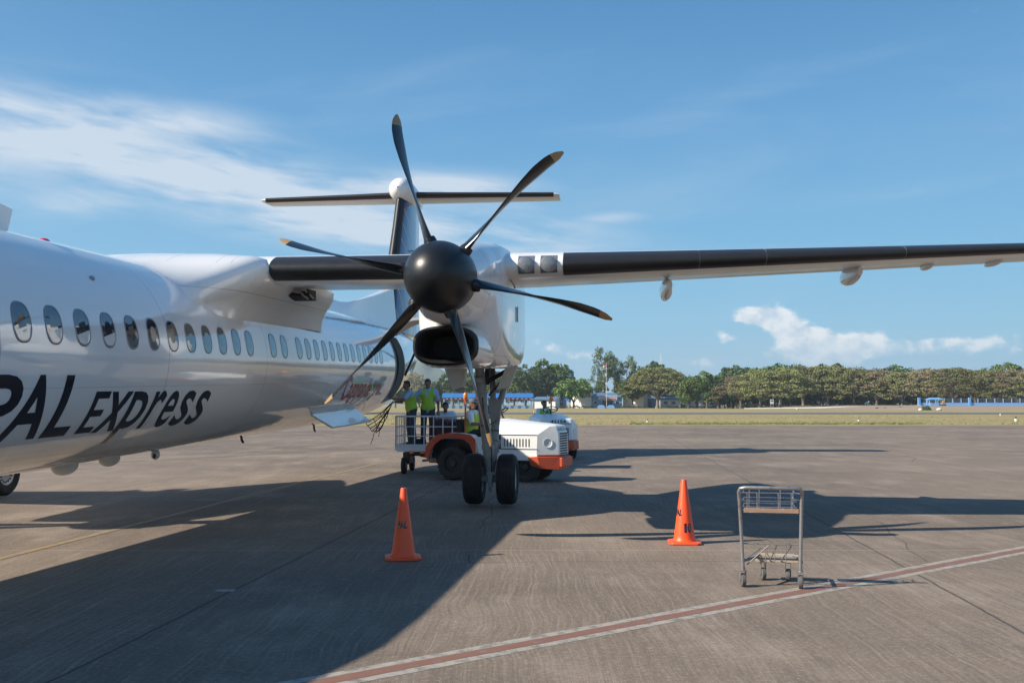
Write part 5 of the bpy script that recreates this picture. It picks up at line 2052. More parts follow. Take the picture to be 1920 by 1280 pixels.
def stand(lean=0.0, **kw):
    J = dict(pelvis=(0, 0, .92), chest=(0, 0, 1.22), neck=(0, 0, 1.42), head=(0, -.015, 1.50), shl=(.19, 0, 1.36), shr=(-.19, 0, 1.36),
             ell=(.25, .02, 1.09), elr=(-.25, .02, 1.09), wrl=(.25, -.10, .86), wrr=(-.25, -.10, .86),
             hipl=(.09, 0, .90), hipr=(-.09, 0, .90), knl=(.11, -.02, .49), knr=(-.11, -.02, .49), anl=(.12, .03, .08), anr=(-.12, .03, .08))
    J.update(kw)
    return J


def sit(**kw):
    J = dict(pelvis=(0, 0, .10), chest=(0, -.02, .40), neck=(0, -.03, .60), head=(0, -.05, .68), shl=(.19, -.03, .54), shr=(-.19, -.03, .54),
             ell=(.26, -.16, .32), elr=(-.26, -.16, .32), wrl=(.16, -.40, .36), wrr=(-.16, -.40, .36),
             hipl=(.10, -.02, .09), hipr=(-.10, -.02, .09), knl=(.13, -.45, .10), knr=(-.13, -.45, .10), anl=(.13, -.55, -.30), anr=(-.13, -.55, -.30))
    J.update(kw)
    return J


DZ = .664
# first worker: seen from his right, reaching to our left into the hold
person('person', (-2.50, 24.62, DZ), R(-58), 'man in a yellow green vest leaning left towards the open cargo doorway',
       stand(chest=(0, -.05, 1.20), neck=(0, -.11, 1.39), head=(0, -.15, 1.47), shl=(.18, -.10, 1.34), shr=(-.18, -.06, 1.34),
             ell=(.20, -.34, 1.16), elr=(-.24, -.16, 1.10), wrl=(.10, -.56, 1.18), wrr=(-.14, -.40, 1.10), face=(.05, -1, -.1)), scale=.965)
# second worker faces us with a hand on the first one's shoulder
person('person', (-2.10, 24.70, DZ), R(4), 'man in a yellow green vest standing upright on the cart facing us',
       stand(head=(-.01, -.03, 1.50), elr=(-.36, .0, 1.20), wrr=(-.40, -.05, 1.36), ell=(.26, .02, 1.10), wrl=(.27, -.06, .86), face=(-.15, -1, -.25)), scale=.975)
# third man leans on the bags from behind the cart
person('person', (-1.72, 25.75, .16), R(2), 'man in a white shirt leaning on the luggage with folded arms behind the cart',
       stand(chest=(0, -.22, 1.16), neck=(0, -.34, 1.32), head=(.0, -.40, 1.385), shl=(.19, -.28, 1.27), shr=(-.19, -.28, 1.27),
             ell=(.27, -.46, 1.09), elr=(-.27, -.46, 1.09), wrl=(.03, -.60, 1.10), wrr=(-.03, -.56, 1.12), face=(0, -1, -.3)), top='none', shirt='shirt_white', legs='trousers_dark')
tagp = Matrix.Translation(TA) @ Matrix.Rotation(TAR, 4, 'Z')
p = tagp @ Vector((.22, -.02, .93))
person('person', p, TAR + R(90), 'driver in a grey cap looking left from the seat of the near tow tractor',
       sit(face=(-.75, -1, -.05), head=(-.02, -.05, .68), wrl=(.05, -.44, .46), wrr=(-.20, -.36, .30), elr=(-.27, -.14, .30)), shirt='shirt_white', cap=True, legs='trousers_dark')
tbp = Matrix.Translation(TB) @ Matrix.Rotation(TBR, 4, 'Z')
p = tbp @ Vector((.22, 0, .93))
person('person', p, TBR + R(90), 'driver in a high visibility vest seated at the wheel of the far tow tractor',
       sit(face=(-.1, -1, 0)), shirt='shirt_white', legs='trousers_dark')

# ------------------------------------------------------------------ trees
def leaf_mat(name, c1, c2, brown=None):
    m = bpy.data.materials.new(name)
    m.use_nodes = True
    t = NT(m.node_tree)
    b = t.n['Principled BSDF']
    b.inputs['Roughness'].default_value = 0.7
    b.inputs['Specular IOR Level'].default_value = 0.2
    g = t.new('ShaderNodeTexCoord')
    oi = t.new('ShaderNodeObjectInfo')
    n1 = t.new('ShaderNodeTexNoise', Scale=0.35, Detail=6.0, Roughness=0.7)
    t.link(g.outputs['Object'], n1.inputs['Vector'])
    n2 = t.new('ShaderNodeTexNoise', Scale=2.5, Detail=3.0, Roughness=0.7)
    t.link(g.outputs['Object'], n2.inputs['Vector'])
    c = t.mix(t.smooth(n1.outputs['Fac'], 0.35, 0.65), c1, c2)
    if brown:
        c = t.mix(t.math('MULTIPLY', t.smooth(n2.outputs['Fac'], 0.45, 0.62), 0.8), c, brown)
    hs = t.new('ShaderNodeHueSaturation')
    t.link(c, hs.inputs['Color'])
    t.link(t.math('ADD', t.math('MULTIPLY', oi.outputs['Random'], 0.6), 0.90), hs.inputs['Value'])
    t.link(t.math('ADD', t.math('MULTIPLY', oi.outputs['Random'], 0.03), 0.485), hs.inputs['Hue'])
    t.link(hs.outputs[0], b.inputs['Base Color'])
    MATS[name] = m


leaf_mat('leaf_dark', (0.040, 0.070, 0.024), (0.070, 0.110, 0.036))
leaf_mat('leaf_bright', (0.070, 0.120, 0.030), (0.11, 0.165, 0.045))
leaf_mat('leaf_airy', (0.085, 0.125, 0.045), (0.13, 0.17, 0.07))
leaf_mat('leaf_acacia', (0.100, 0.128, 0.038), (0.150, 0.165, 0.055), (0.18, 0.150, 0.080))
leaf_mat('leaf_bare', (0.175, 0.150, 0.085), (0.20, 0.160, 0.100), (0.22, 0.165, 0.12))


def tree_meshes(kind, seed):
    """unit tree: returns (trunk mesh, crown mesh); size in metres, base at 0"""
    rnd = random.Random(seed)
    tk = MB()
    clumps = []
    if kind in ('acacia', 'bare'):
        Hh, Rr = 14.0, 11.0
        th = 3.6
        tk.tube([(0, 0, 0), (.1, 0, 1.2), (.0, .1, th)], [.75, .5, .42], 9)
        nb = 7
        for i in range(nb):
            a = 2 * math.pi * i / nb + rnd.uniform(-.3, .3)
            rr = Rr * rnd.uniform(.45, .8)
            p0 = Vector((0, 0, th - .3))
            p1 = Vector((math.cos(a) * rr * .35, math.sin(a) * rr * .35, th + 2.3))
            p2 = Vector((math.cos(a) * rr * .75, math.sin(a) * rr * .75, Hh * rnd.uniform(.5, .62)))
            p3 = Vector((math.cos(a) * rr, math.sin(a) * rr, Hh * rnd.uniform(.62, .75)))
            tk.tube([p0, p1, p2, p3], [.30, .22, .13, .05], 6)
            for k in range(4 if kind == 'acacia' else 7):
                q0 = p1.lerp(p3, rnd.random())
                q1 = q0 + Vector((rnd.uniform(-3.5, 3.5), rnd.uniform(-3.5, 3.5), rnd.uniform(1.0, 3.6)))
                tk.tube([q0, q0.lerp(q1, .5) + Vector((rnd.uniform(-.4, .4), rnd.uniform(-.4, .4), .3)), q1], [.10, .07, .03], 5)
        n = 230 if kind == 'acacia' else 150
        for i in range(n):
            a = rnd.uniform(0, 2 * math.pi)
            q = math.sqrt(rnd.random())
            r_ = Rr * q * rnd.uniform(.9, 1.05)
            topz = Hh * (1 - .56 * q ** 2.8) + rnd.uniform(-.8, .5)
            z = topz if rnd.random() < .62 else topz - rnd.uniform(1.0, 4.0) * (1.2 - q * .5)
            clumps.append((Vector((r_ * math.cos(a), r_ * math.sin(a), max(3.6, z))), rnd.uniform(.9, 2.2), rnd.uniform(.25, .40)))
        per, ls = (58, .29) if kind == 'acacia' else (44, .23)
    elif kind == 'round':
        Hh, Rr = 10.0, 6.0
        tk.tube([(0, 0, 0), (.1, 0, 1.2), (0, 0, 2.6)], [.4, .3, .26], 8)
        for i in range(6):
            a = i * 1.05
            tk.tube([(0, 0, 1.6 + .15 * i), (1.2 * math.cos(a), 1.2 * math.sin(a), 3.6), (3.2 * math.cos(a), 3.2 * math.sin(a), 6.0)], [.2, .14, .05], 6)
        for i in range(95):
            v = Vector((rnd.gauss(0, 1), rnd.gauss(0, 1), rnd.gauss(0, 1))).normalized() * rnd.uniform(.55, 1.02)
            clumps.append((Vector((v.x * Rr, v.y * Rr, 6.5 + v.z * 3.4 - .10 * (v.x * v.x + v.y * v.y) * 4)), rnd.uniform(.8, 1.5), .8))
        per, ls = 46, .40
    elif kind == 'airy':
        Hh = 24.0
        tk.tube([(0, 0, 0), (.2, 0, 8), (-.2, 0, 15), (.1, 0, 22)], [.5, .36, .22, .07], 8)
        for i in range(11):
            a = rnd.uniform(0, 6.28)
            z = 4 + i * 1.6
            L = rnd.uniform(1.8, 3.8)
            tk.tube([(0, 0, z), (L * .5 * math.cos(a), L * .5 * math.sin(a), z + 1.5), (L * math.cos(a), L * math.sin(a), z + 3.6)], [.16, .1, .04], 5)
            for k in range(7):
                clumps.append((Vector((L * math.cos(a) * rnd.uniform(.5, 1.15) + rnd.uniform(-1, 1), L * math.sin(a) * rnd.uniform(.5, 1.15) + rnd.uniform(-1, 1), z + rnd.uniform(.5, 5.0))), rnd.uniform(.8, 1.6), 1.1))
        per, ls = 36, .38
    else:
        Hh, Rr = 15.0, 6.2
        tk.tube([(0, 0, 0), (.1, 0, 3), (0, 0, 8)], [.5, .38, .2], 8)
        for i in range(7):
            a = rnd.uniform(0, 6.28)
            tk.tube([(0, 0, 3 + .8 * i), (1.5 * math.cos(a), 1.5 * math.sin(a), 5 + i), (3.4 * math.cos(a), 3.4 * math.sin(a), 7 + i)], [.2, .12, .05], 5)
        lobes = [(Vector((rnd.uniform(-3, 3), rnd.uniform(-3, 3), rnd.uniform(5, 12.0))), rnd.uniform(2.4, 3.8)) for _ in range(9)]
        for i in range(130):
            c, r_ = rnd.choice(lobes)
            v = Vector((rnd.gauss(0, 1), rnd.gauss(0, 1), rnd.gauss(0, 1))).normalized() * r_ * rnd.uniform(.7, 1.05)
            p = c + v
            p.z = max(1.4, p.z)
            clumps.append((p, rnd.uniform(.8, 1.5), .85))
        per, ls = 40, .42
    lv = []
    for c, r_, flat_ in clumps:
        for k in range(per):
            v = Vector((rnd.gauss(0, 1), rnd.gauss(0, 1), rnd.gauss(0, .9)))
            v = v.normalized() * r_ * rnd.uniform(.5, 1.05)
            v.z *= flat_
            p = c + v
            n_ = (v.normalized() * .45 + Vector((rnd.uniform(-1, 1), rnd.uniform(-1, 1), rnd.uniform(-.4, 1)))).normalized()
            x = n_.cross(Vector((rnd.uniform(-1, 1), rnd.uniform(-1, 1), rnd.uniform(-1, 1)))).normalized()
            y = n_.cross(x)
            s_ = ls * rnd.uniform(.6, 1.3)
            lv += [p - x * s_, p - y * s_ * .55, p + x * s_, p + y * s_ * .55]
    V = [tuple(p) for p in lv]
    Fq = [(4 * i, 4 * i + 1, 4 * i + 2, 4 * i + 3) for i in range(len(V) // 4)]
    me = bpy.data.meshes.new('crown')
    me.from_pydata(V, [], Fq)
    mm = {'acacia': 'leaf_acacia', 'bare': 'leaf_bare', 'round': 'leaf_bright', 'airy': 'leaf_airy', 'dark': 'leaf_dark', 'bright': 'leaf_bright'}[kind]
    me.materials.append(MATS[mm])
    tmp = tk.build('trunk', 'bark_pale' if kind in ('acacia', 'bare') else 'bark', None, smooth=60)
    tme = tmp.data
    bpy.data.objects.remove(tmp)
    return tme, me, Hh


PROTO = {}
for kd, seeds in (('acacia', (1, 2, 3)), ('bare', (4, 5)), ('round', (6, 7)), ('airy', (8, 9, 14)), ('dark', (10, 11, 12))):
    PROTO[kd] = [tree_meshes(kd, s) for s in seeds]
# the same dense crown in a lighter leaf
PROTO['bright'] = []
for tme, cme, hh in PROTO['dark'][:2]:
    c2 = cme.copy()
    c2.materials.clear()
    c2.materials.append(MATS['leaf_bright'])
    PROTO['bright'].append((tme, c2, hh))
TREE_WORD = {'acacia': 'acacia_tree', 'bare': 'acacia_tree', 'round': 'round_tree', 'airy': 'tall_tree', 'dark': 'broadleaf_tree', 'bright': 'broadleaf_tree'}
tree_n = [0]


def tree(px, top_y, D, kind, label, wide=1.0, group='trees beyond the runway', rz=None):
    k = tree_n[0]
    tree_n[0] += 1
    tme, cme, hh = PROTO[kind][k % len(PROTO[kind])]
    height = EYE + (757 - top_y) / 1850 * D
    p = at(px, D, -0.02)
    s = height / hh
    root = empty(TREE_WORD[kind], p, (k * 2.399) % 6.283 if rz is None else rz, label, 'tree', group)
    root.scale = (s * wide, s * wide, s)
    for nm_, me in (('trunk', tme), ('crown', cme)):
        o = bpy.data.objects.new(nm_, me)
        col.objects.link(o)
        o.parent = root


tree(1075, 709, 392, 'round', 'round bright green tree in front of the white wall left of the blue roofed building', 1.05)
tree(1186, 707, 396, 'round', 'rounded brownish green tree in front of the white block right of the blue roofed building', .8)
tree(1232, 691, 388, 'acacia', 'broad spreading acacia with thick trunk in front of the long low building', 1.12)
tree(1133, 658, 440, 'airy', 'tallest airy tree behind the flagpole', 1.0)
tree(1152, 664, 446, 'airy', 'tall airy tree just right of the flagpole', 1.1)
tree(1176, 676, 450, 'airy', 'slender airy tree above the white block', 1.0)
tree(1192, 673, 440, 'airy', 'rightmost of the tall airy trees by the flagpole', .8)
tree(1120, 690, 452, 'airy', 'shorter airy tree just left of the flagpole', 1.0)
DARK = 'dense dark green tree '
tree(985, 692, 425, 'dark', DARK + 'behind the blue pavilion, nearest the landing gear', 1.1)
tree(1003, 686, 440, 'dark', DARK + 'behind the right end of the blue pavilion', 1.1)
tree(1022, 690, 432, 'dark', DARK + 'behind the small white house', 1.2)
tree(1038, 679, 450, 'bright', 'lighter green bushy tree rising behind the small white house', 1.0)
tree(1054, 688, 440, 'dark', DARK + 'below the blue water tank', 1.2)
tree(1098, 712, 455, 'bright', 'low bushy tree behind the white wall beside the round tree', 1.0)
# behind the nacelle and the workers
for i, (x, y, kd, lb) in enumerate((
        (742, 716, 'dark', 'dark tree seen behind the two men on the baggage cart, at the cargo doorway'),
        (762, 700, 'bare', 'reddish brown tree top above the first man on the cart'),
        (786, 712, 'bright', 'green tree behind the heads of the two men on the cart'),
        (806, 714, 'dark', 'dark tree just right of the standing men on the cart'),
        (828, 716, 'bright', 'green tree behind the man leaning on the luggage'),
        (850, 704, 'dark', 'dark tree behind the left gear door'),
        (872, 698, 'bright', 'green tree behind the capped driver'),
        (895, 694, 'dark', 'dark tree directly behind the landing gear strut'),
        (920, 697, 'bright', 'green tree seen between the landing gear braces'),
        (942, 692, 'dark', 'dark tree behind the right gear door'),
        (964, 698, 'bright', 'green tree just right of the landing gear door'))):
    tree(x, y, 425 + (i * 17) % 40, kd, lb, 1.1)
# left of the aircraft, reflected in its skin
AC = 'acacia '
rowA = [  # front row of spreading trees, left to right
    (1290, 708, 'bright', 'green tree behind the right half of the long low building'),
    (1306, 703, 'dark', 'dark tree at the right end of the long low building'),
    (1325, 700, 'bright', 'bright green bushy tree between two spreading acacias'),
    (1346, 704, 'dark', 'dark green tree left of the brown spreading trees'),
    (1388, 706, 'bare', 'low brown acacia with bare crown right of the long building'),
    (1425, 697, 'acacia', 'spreading acacia behind the small white sign board'),
    (1462, 692, 'acacia', 'olive acacia just right of the white sign board'),
    (1505, 690, 'acacia', 'olive acacia left of the middle of the treeline'),
    (1552, 689, 'acacia', 'wide olive acacia under the tall heap of cloud'),
    (1600, 692, 'acacia', 'olive acacia with dark trunk left of the bare brown tree'),
    (1643, 695, 'bare', 'bare brown acacia with pale twisting trunk in the treeline'),
    (1690, 700, 'acacia', 'acacia just left of the end of the blue fence'),
    (1738, 694, 'bare', 'brown bare crowned acacia behind the blue kiosk'),
    (1786, 693, 'acacia', 'acacia behind the left part of the blue fence'),
    (1826, 697, 'acacia', 'acacia behind the second blue fence pillar'),
    (1868, 698, 'acacia', 'acacia behind the right part of the blue fence'),
    (1906, 694, 'bare', 'brown acacia at the right edge behind the blue fence'),
    (1950, 696, 'acacia', 'acacia beyond the right edge of the blue fence')]
for i, (x, y, kd, lb) in enumerate(rowA):
    tree(x, y, 352 + (i * 29) % 34, kd, lb, 1.12)
rowB = [(1215, 684, 'dark', 'dark tree crown behind the large spreading acacia left of the mast'), (1250, 690, 'dark', 'dark tree at the foot of the radio mast'),
        (1272, 699, 'dark', 'dark tree right of the radio mast'), (1365, 694, 'dark', 'dark tree top above the low brown acacia'),
        (1392, 686, 'dark', 'darkest high crown left of the sign board'), (1412, 687, 'dark', 'dark high crown above the sign board'),
        (1440, 686, 'bright', 'green crown rising behind the sign board acacia'), (1484, 682, 'dark', 'small dark crown sticking up left of the cloud heap'),
        (1520, 688, 'bright', 'green crown behind the middle acacias'), (1575, 685, 'dark', 'dark crown under the right end of the cloud heap'),
        (1612, 690, 'dark', 'dark crown behind the bare brown tree, on its left'), (1664, 690, 'bright', 'bright green crown right of the bare brown tree'),
        (1702, 688, 'dark', 'dark domed crown above the end of the blue fence'), (1722, 689, 'dark', 'dark crown above the blue kiosk, on its left'),
        (1765, 691, 'dark', 'dark crown above the blue kiosk, on its right'), (1806, 696, 'bright', 'green crown behind the blue pillar'),
        (1850, 690, 'dark', 'dark crown behind the right part of the fence'), (1872, 681, 'bright', 'tallest green crown near the right edge'),
        (1896, 686, 'bright', 'green crown nearest the right edge'), (1935, 688, 'dark', 'dark crown just beyond the right edge')]
for i, (x, y, kd, lb) in enumerate(rowB):
    tree(x, y, 408 + (i * 37) % 50, kd, lb, 1.3)
ORD = 'first second third fourth fifth sixth seventh eighth ninth tenth eleventh twelfth thirteenth fourteenth fifteenth sixteenth seventeenth eighteenth nineteenth twentieth twenty-first twenty-second twenty-third'.split()
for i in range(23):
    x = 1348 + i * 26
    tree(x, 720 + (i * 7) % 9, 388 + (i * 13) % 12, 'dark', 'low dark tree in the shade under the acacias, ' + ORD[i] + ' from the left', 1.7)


# ------------------------------------------------------------------ buildings beyond the runway
def Wx(px, D):
    return (px - 960) / 1850 * D


def Hz(y, D):
    return EYE + (757 - y) / 1850 * D


def gable(mb, x0, x1, y0, y1, ze, zr, over=.4):
    ym = (y0 + y1) / 2
    p = [(x0 - over, y0 - over, ze), (x1 + over, y0 - over, ze), (x1 + over, ym, zr), (x0 - over, ym, zr), (x1 + over, y1 + over, ze), (x0 - over, y1 + over, ze)]
    t_ = .15
    q = [(a, b, c + t_) for a, b, c in p]
    mb.add(p + q, [(0, 3, 2, 1), (3, 5, 4, 2), (6, 7, 8, 9), (9, 8, 10, 11), (0, 1, 7, 6), (4, 5, 11, 10), (1, 2, 8, 7), (2, 4, 10, 8), (0, 6, 9, 3), (3, 9, 11, 5)])


def pavilion():
    D = 372
    x0, x1 = Wx(832, D), Wx(997, D)
    root = empty('pavilion', (0, 0, 0), 0, 'long open pavilion with bright blue roof and red and white bunting behind the landing gear', 'pavilion')
    root.location = ((x0 + x1) / 2, D, 0)
    o = Vector((-(x0 + x1) / 2, -D, 0))
    def L(mb):
        mb.v = [(v[0] + o.x, v[1] + o.y, v[2]) for v in mb.v]
        return mb
    zr, ze = Hz(737.5, D), Hz(745.5, D)
    r_ = MB()
    gable(r_, x0, x1, D, D + 6, ze, zr, .6)
    L(r_).build('roof', 'roof_blue', root, smooth=0)
    nb = 13
    for i in range(nb):
        x = x0 + (x1 - x0) * i / (nb - 1)
        for y in (D, D + 6):
            m = MB()
            m.box((x - .13, y - .13, 0), (x + .13, y + .13, ze))
            L(m).build('post', 'wall_paleblue', root, smooth=0)
    w_ = MB()
    w_.box((x0, D + .3, 0), (x1, D + .5, 1.05))
    w_.box((x0, D + 5.6, 0), (x1, D + 5.8, 1.05))
    L(w_).build('parapet', 'wall_blue', root, smooth=0)
    s_ = MB()
    n = 40
    for i in range(n):
        xa = x0 + (x1 - x0) * i / n
        xb = x0 + (x1 - x0) * (i + 1) / n
        dz = .25 * math.sin(i * 1.3)
        s_.mat(i % 2).hexa([(xa, D - .35, ze - .62 + dz * .4), (xb, D - .35, ze - .62 - dz * .4), (xb, D - .31, ze - .62 - dz * .4), (xa, D - .31, ze - .62 + dz * .4),
                            (xa, D - .35, ze - .1), (xb, D - .35, ze - .1), (xb, D - .31, ze - .1), (xa, D - .31, ze - .1)])
    L(s_).build('bunting', ['bunting_red', 'banner_white'], root, smooth=0)
pavilion()


def building(name, label, px0, px1, D, ytop, yeave, depth, wallm, roofm, windows=(), doors=(), flat_roof=False, cat='building', rz=0.0):
    x0, x1 = Wx(px0, D), Wx(px1, D)
    cx = (x0 + x1) / 2
    root = empty(name, (cx, D, 0), rz, label, cat)
    ze, zr = Hz(yeave, D), Hz(ytop, D)
    w_ = MB()
    w_.box((x0 - cx, 0, 0), (x1 - cx, depth, ze))
    if not flat_roof:
        ym = depth / 2
        for x in (x0 - cx, x1 - cx - .2):
            w_.add([(x, 0.01, ze), (x + .2, 0.01, ze), (x + .2, depth - .01, ze), (x, depth - .01, ze), (x, ym, zr - .02), (x + .2, ym, zr - .02)],
                   [(0, 1, 5, 4), (2, 3, 4, 5), (0, 4, 3), (1, 2, 5)])
    w_.build('wall', wallm, root, smooth=0)
    r_ = MB()
    if flat_roof:
        r_.box((x0 - cx - .25, -.25, ze), (x1 - cx + .25, depth + .25, ze + .3))
    else:
        gable(r_, x0 - cx, x1 - cx, 0, depth, ze, zr, .7)
    r_.build('roof', roofm, root, smooth=0)
    for (a, b, ya, yb) in windows:
        m = MB()
        m.box((Wx(a, D) - cx, -.06, Hz(yb, D)), (Wx(b, D) - cx, .02, Hz(ya, D)))
        f = m.build('window', 'wall_white', root, smooth=0)
        g_ = MB()
        g_.box((Wx(a, D) - cx + .14, -.075, Hz(yb, D) + .14), (Wx(b, D) - cx - .14, .0, Hz(ya, D) - .14))
        g_.build('pane', 'window_dark', f, smooth=0)
    for (a, b, ya) in doors:
        m = MB()
        m.box((Wx(a, D) - cx, -.05, 0), (Wx(b, D) - cx, .02, Hz(ya, D)))
        m.build('door', 'window_dark', root, smooth=0)
    return root, cx


building('house', 'small white house with pale blue gable roof right of the pavilion', 1001, 1042, 380, 744, 749, 9, 'wall_white', 'roof_slate',
         [(1013, 1018, 751, 757), (1028, 1033, 751, 757)], [(1021, 1025, 751)], cat='house', rz=R(-20))
building('wall_block', 'plain white walled block left of the blue roofed building', 1069, 1109.5, 400, 737, 738.5, 6, 'wall_white', 'wall_white', flat_roof=True, rz=R(-24))
tb_, tcx = building('terminal_building', 'blue roofed terminal building with a banner over its dark entrance', 1110.5, 1166, 398, 736.5, 744.5, 16, 'wall_blue', 'roof_slate',
                    [(1113, 1120, 751, 758), (1153, 1161, 751, 758)], [(1129, 1148, 750)])
bn = MB()
bn.box((Wx(1122, 396) - tcx, -1.4, Hz(749.5, 396)), (Wx(1157, 396) - tcx, -1.32, Hz(741, 396)))
banner = bn.build('banner', 'banner_white', tb_, smooth=0)
bt = MB()
rr = random.Random(2)
for z0, z1, m_ in ((742.3, 744.2, 0), (746.4, 748.4, 1)):
    x = 1124.0
    bt.mat(m_)
    while x < 1154.5:
        w_ = rr.uniform(.7, 1.5)
        bt.box((Wx(x, 396) - tcx, -1.43, Hz(z1, 396)), (Wx(x + w_, 396) - tcx, -1.40, Hz(z0, 396)))
        x += w_ + rr.uniform(.25, .7)
bt.build('lettering', ['wall_blue', 'bunting_red'], banner, smooth=0)
building('wall_block', 'plain white walled block right of the blue roofed building', 1167, 1207, 400, 738, 740, 6, 'wall_white', 'wall_white', flat_roof=True, rz=R(-24))
building('shed', 'small blue shed in the shade between the white block and the spreading acacia', 1208, 1230, 404, 744, 749, 6, 'wall_blue', 'roof_slate',
         [], [(1214, 1222, 752)], cat='shed')
building('long_building', 'long low pale building with a slate roof and a row of windows', 1238, 1342, 398, 743.5, 749, 10, 'wall_white', 'roof_slate',
         [(1244, 1252, 752, 758), (1258, 1267, 752, 758), (1288, 1295, 752, 758), (1302, 1309, 752, 758), (1316, 1323, 752, 758), (1330, 1336, 752, 758)], [(1276, 1284, 751)], rz=R(-14))
building('shed', 'blue parked shed behind the steering wheel of the far tractor', 1044, 1062, 384, 748, 751, 4, 'wall_blue', 'roof_blue', [], [(1048, 1056, 754)], cat='shed')
# the block beyond the trees on the left
t_root = empty('water_tank', (Wx(1071, 470), 470, 0), 0, 'blue water tank on a stand rising above the dark trees', 'water tank')
m = MB()
for a in (-1, 1):
    for b in (-1, 1):
        m.tube([(a, b, 0), (a * .9, b * .9, Hz(711, 470))], .12, 6)
m.tube([(-1, -1, 9), (1, -1, 9)], .08, 6)
m.tube([(-1, 1, 6), (1, 1, 6)], .08, 6)
m.build('stand', 'gear_grey', t_root)
m = MB()
m.lathe([(0, 1.25), (.2, 1.3), (3.0, 1.3), (3.4, .9), (3.5, .3), (3.5, 0)], (0, 0, Hz(711, 470)), (0, 0, 1), 20)
m.build('tank', 'roof_blue', t_root)

# flagpole
fp = empty('flagpole', (Wx(1137, 385), 385, 0), 0, 'tall thin flagpole with a small red and blue flag before the terminal', 'flagpole')
m = MB()
m.tube([(0, 0, 0), (0, 0, Hz(681, 385))], [.09, .06], 8)
m.ball((0, 0, Hz(681, 385)), .14, 8, 6)
m.build('pole', 'marker_white', fp)
m = MB()
zt = Hz(683, 385)
n = 8
for half, mi in ((0, 0), (1, 1)):
    top_r = [(-.1 - 1.2 * i / n, .2 * math.sin(i), zt - .4 * half - .10 * i / n * 3) for i in range(n + 1)]
    bot_r = [(x, y, z - .4) for x, y, z in top_r]
    m.mat(mi).loft([top_r, bot_r, [(x, y + .03, z) for x, y, z in bot_r], [(x, y + .03, z) for x, y, z in top_r]], closed=False, cap=(False, False))
m.build('flag', ['bunting_red', 'banner_white'], fp)
# radio mast
rm = empty('radio_mast', (Wx(1239, 480), 480, 0), 0, 'thin lattice radio mast rising above the spreading acacia', 'mast')
m = MB()
zt = Hz(664, 480)
for a, b in ((-.35, -.2), (.35, -.2), (0, .4)):
    m.tube([(a, b, 0), (a, b, zt)], .05, 5)
z = 0
while z < zt - 1:
    m.tube([(-.35, -.2, z), (.35, -.2, z + .8)], .03, 4)
    m.tube([(.35, -.2, z + .8), (-.35, -.2, z + 1.6)], .03, 4)
    z += 1.6
m.build('lattice', 'marker_white', rm)
m = MB()
m.tube([(0, 0, zt), (0, 0, zt + 1.5)], .03, 5)
m.build('aerial', 'marker_white', rm)

# blue flower stand before the flagpole
pl = empty('flower_stand', (Wx(1136, 380), 380, 0), 0, 'pale blue stepped stand at the foot of the flagpole', 'stand')
m = MB()
for i, (a, b) in enumerate(((1120.5, 1134), (1139, 1152))):
    m.box((Wx(a, 380) - Wx(1136, 380), 0, 0), (Wx(b, 380) - Wx(1136, 380), 1.0, .85))
    m.box((Wx(a, 380) - Wx(1136, 380) + .4, .3, .85), (Wx(b, 380) - Wx(1136, 380) - .4, 1.0, 1.25))
m.box((-1.6, .3, 0), (1.0, .9, .5))
m.build('step', 'pipe_pale', pl) if False else m.build('step', 'wall_paleblue', pl)


# hedges
def hedge(px0, px1, D, h, material, label, seed):
    rnd = random.Random(seed)
    x0, x1 = Wx(px0, D), Wx(px1, D)
    vs, fs = [], []
    for i in range(int((x1 - x0) * 55)):
        p = Vector((rnd.uniform(x0, x1), D + rnd.uniform(0, 1.0), 0))
        p.z = h * (.75 + .25 * math.sin(p.x * 2.1)) * rnd.random() ** .5
        a = Vector((rnd.gauss(0, 1), rnd.gauss(0, 1), rnd.gauss(0, 1))).normalized() * .16
        b = Vector((rnd.gauss(0, 1), rnd.gauss(0, 1), rnd.gauss(0, 1))).normalized() * .16
        o = len(vs)
        vs += [p - a, p - b, p + a, p + b]
        fs.append((o, o + 1, o + 2, o + 3))
    cx = (x0 + x1) / 2
    vs = [(v.x - cx, v.y - D, v.z) for v in vs]
    ob = MB().add(vs, fs).build('hedge', material, smooth=0, recalc=False)
    ob.location = (cx, D, 0)
    tag(ob, label, 'hedge', 'clipped hedges before the buildings')
mat('hedge_brown', (0.10, 0.065, 0.04), 0.9, var=.3)
mat('hedge_green', (0.06, 0.09, 0.03), 0.9, var=.3)
hedge(1048, 1064, 378, 1.0, 'hedge_brown', 'brown hedge left of the white wall block', 1)
hedge(1068, 1118, 380, 1.2, 'hedge_brown', 'long brown hedge before the white wall block', 2)
hedge(1157, 1172, 380, .9, 'hedge_green', 'short green hedge right of the blue stand', 3)
hedge(1174, 1210, 382, 1.0, 'hedge_brown', 'brown hedge before the right white block', 4)
hedge(1250, 1342, 384, .9, 'hedge_brown', 'low brown hedge along the long low building', 5)


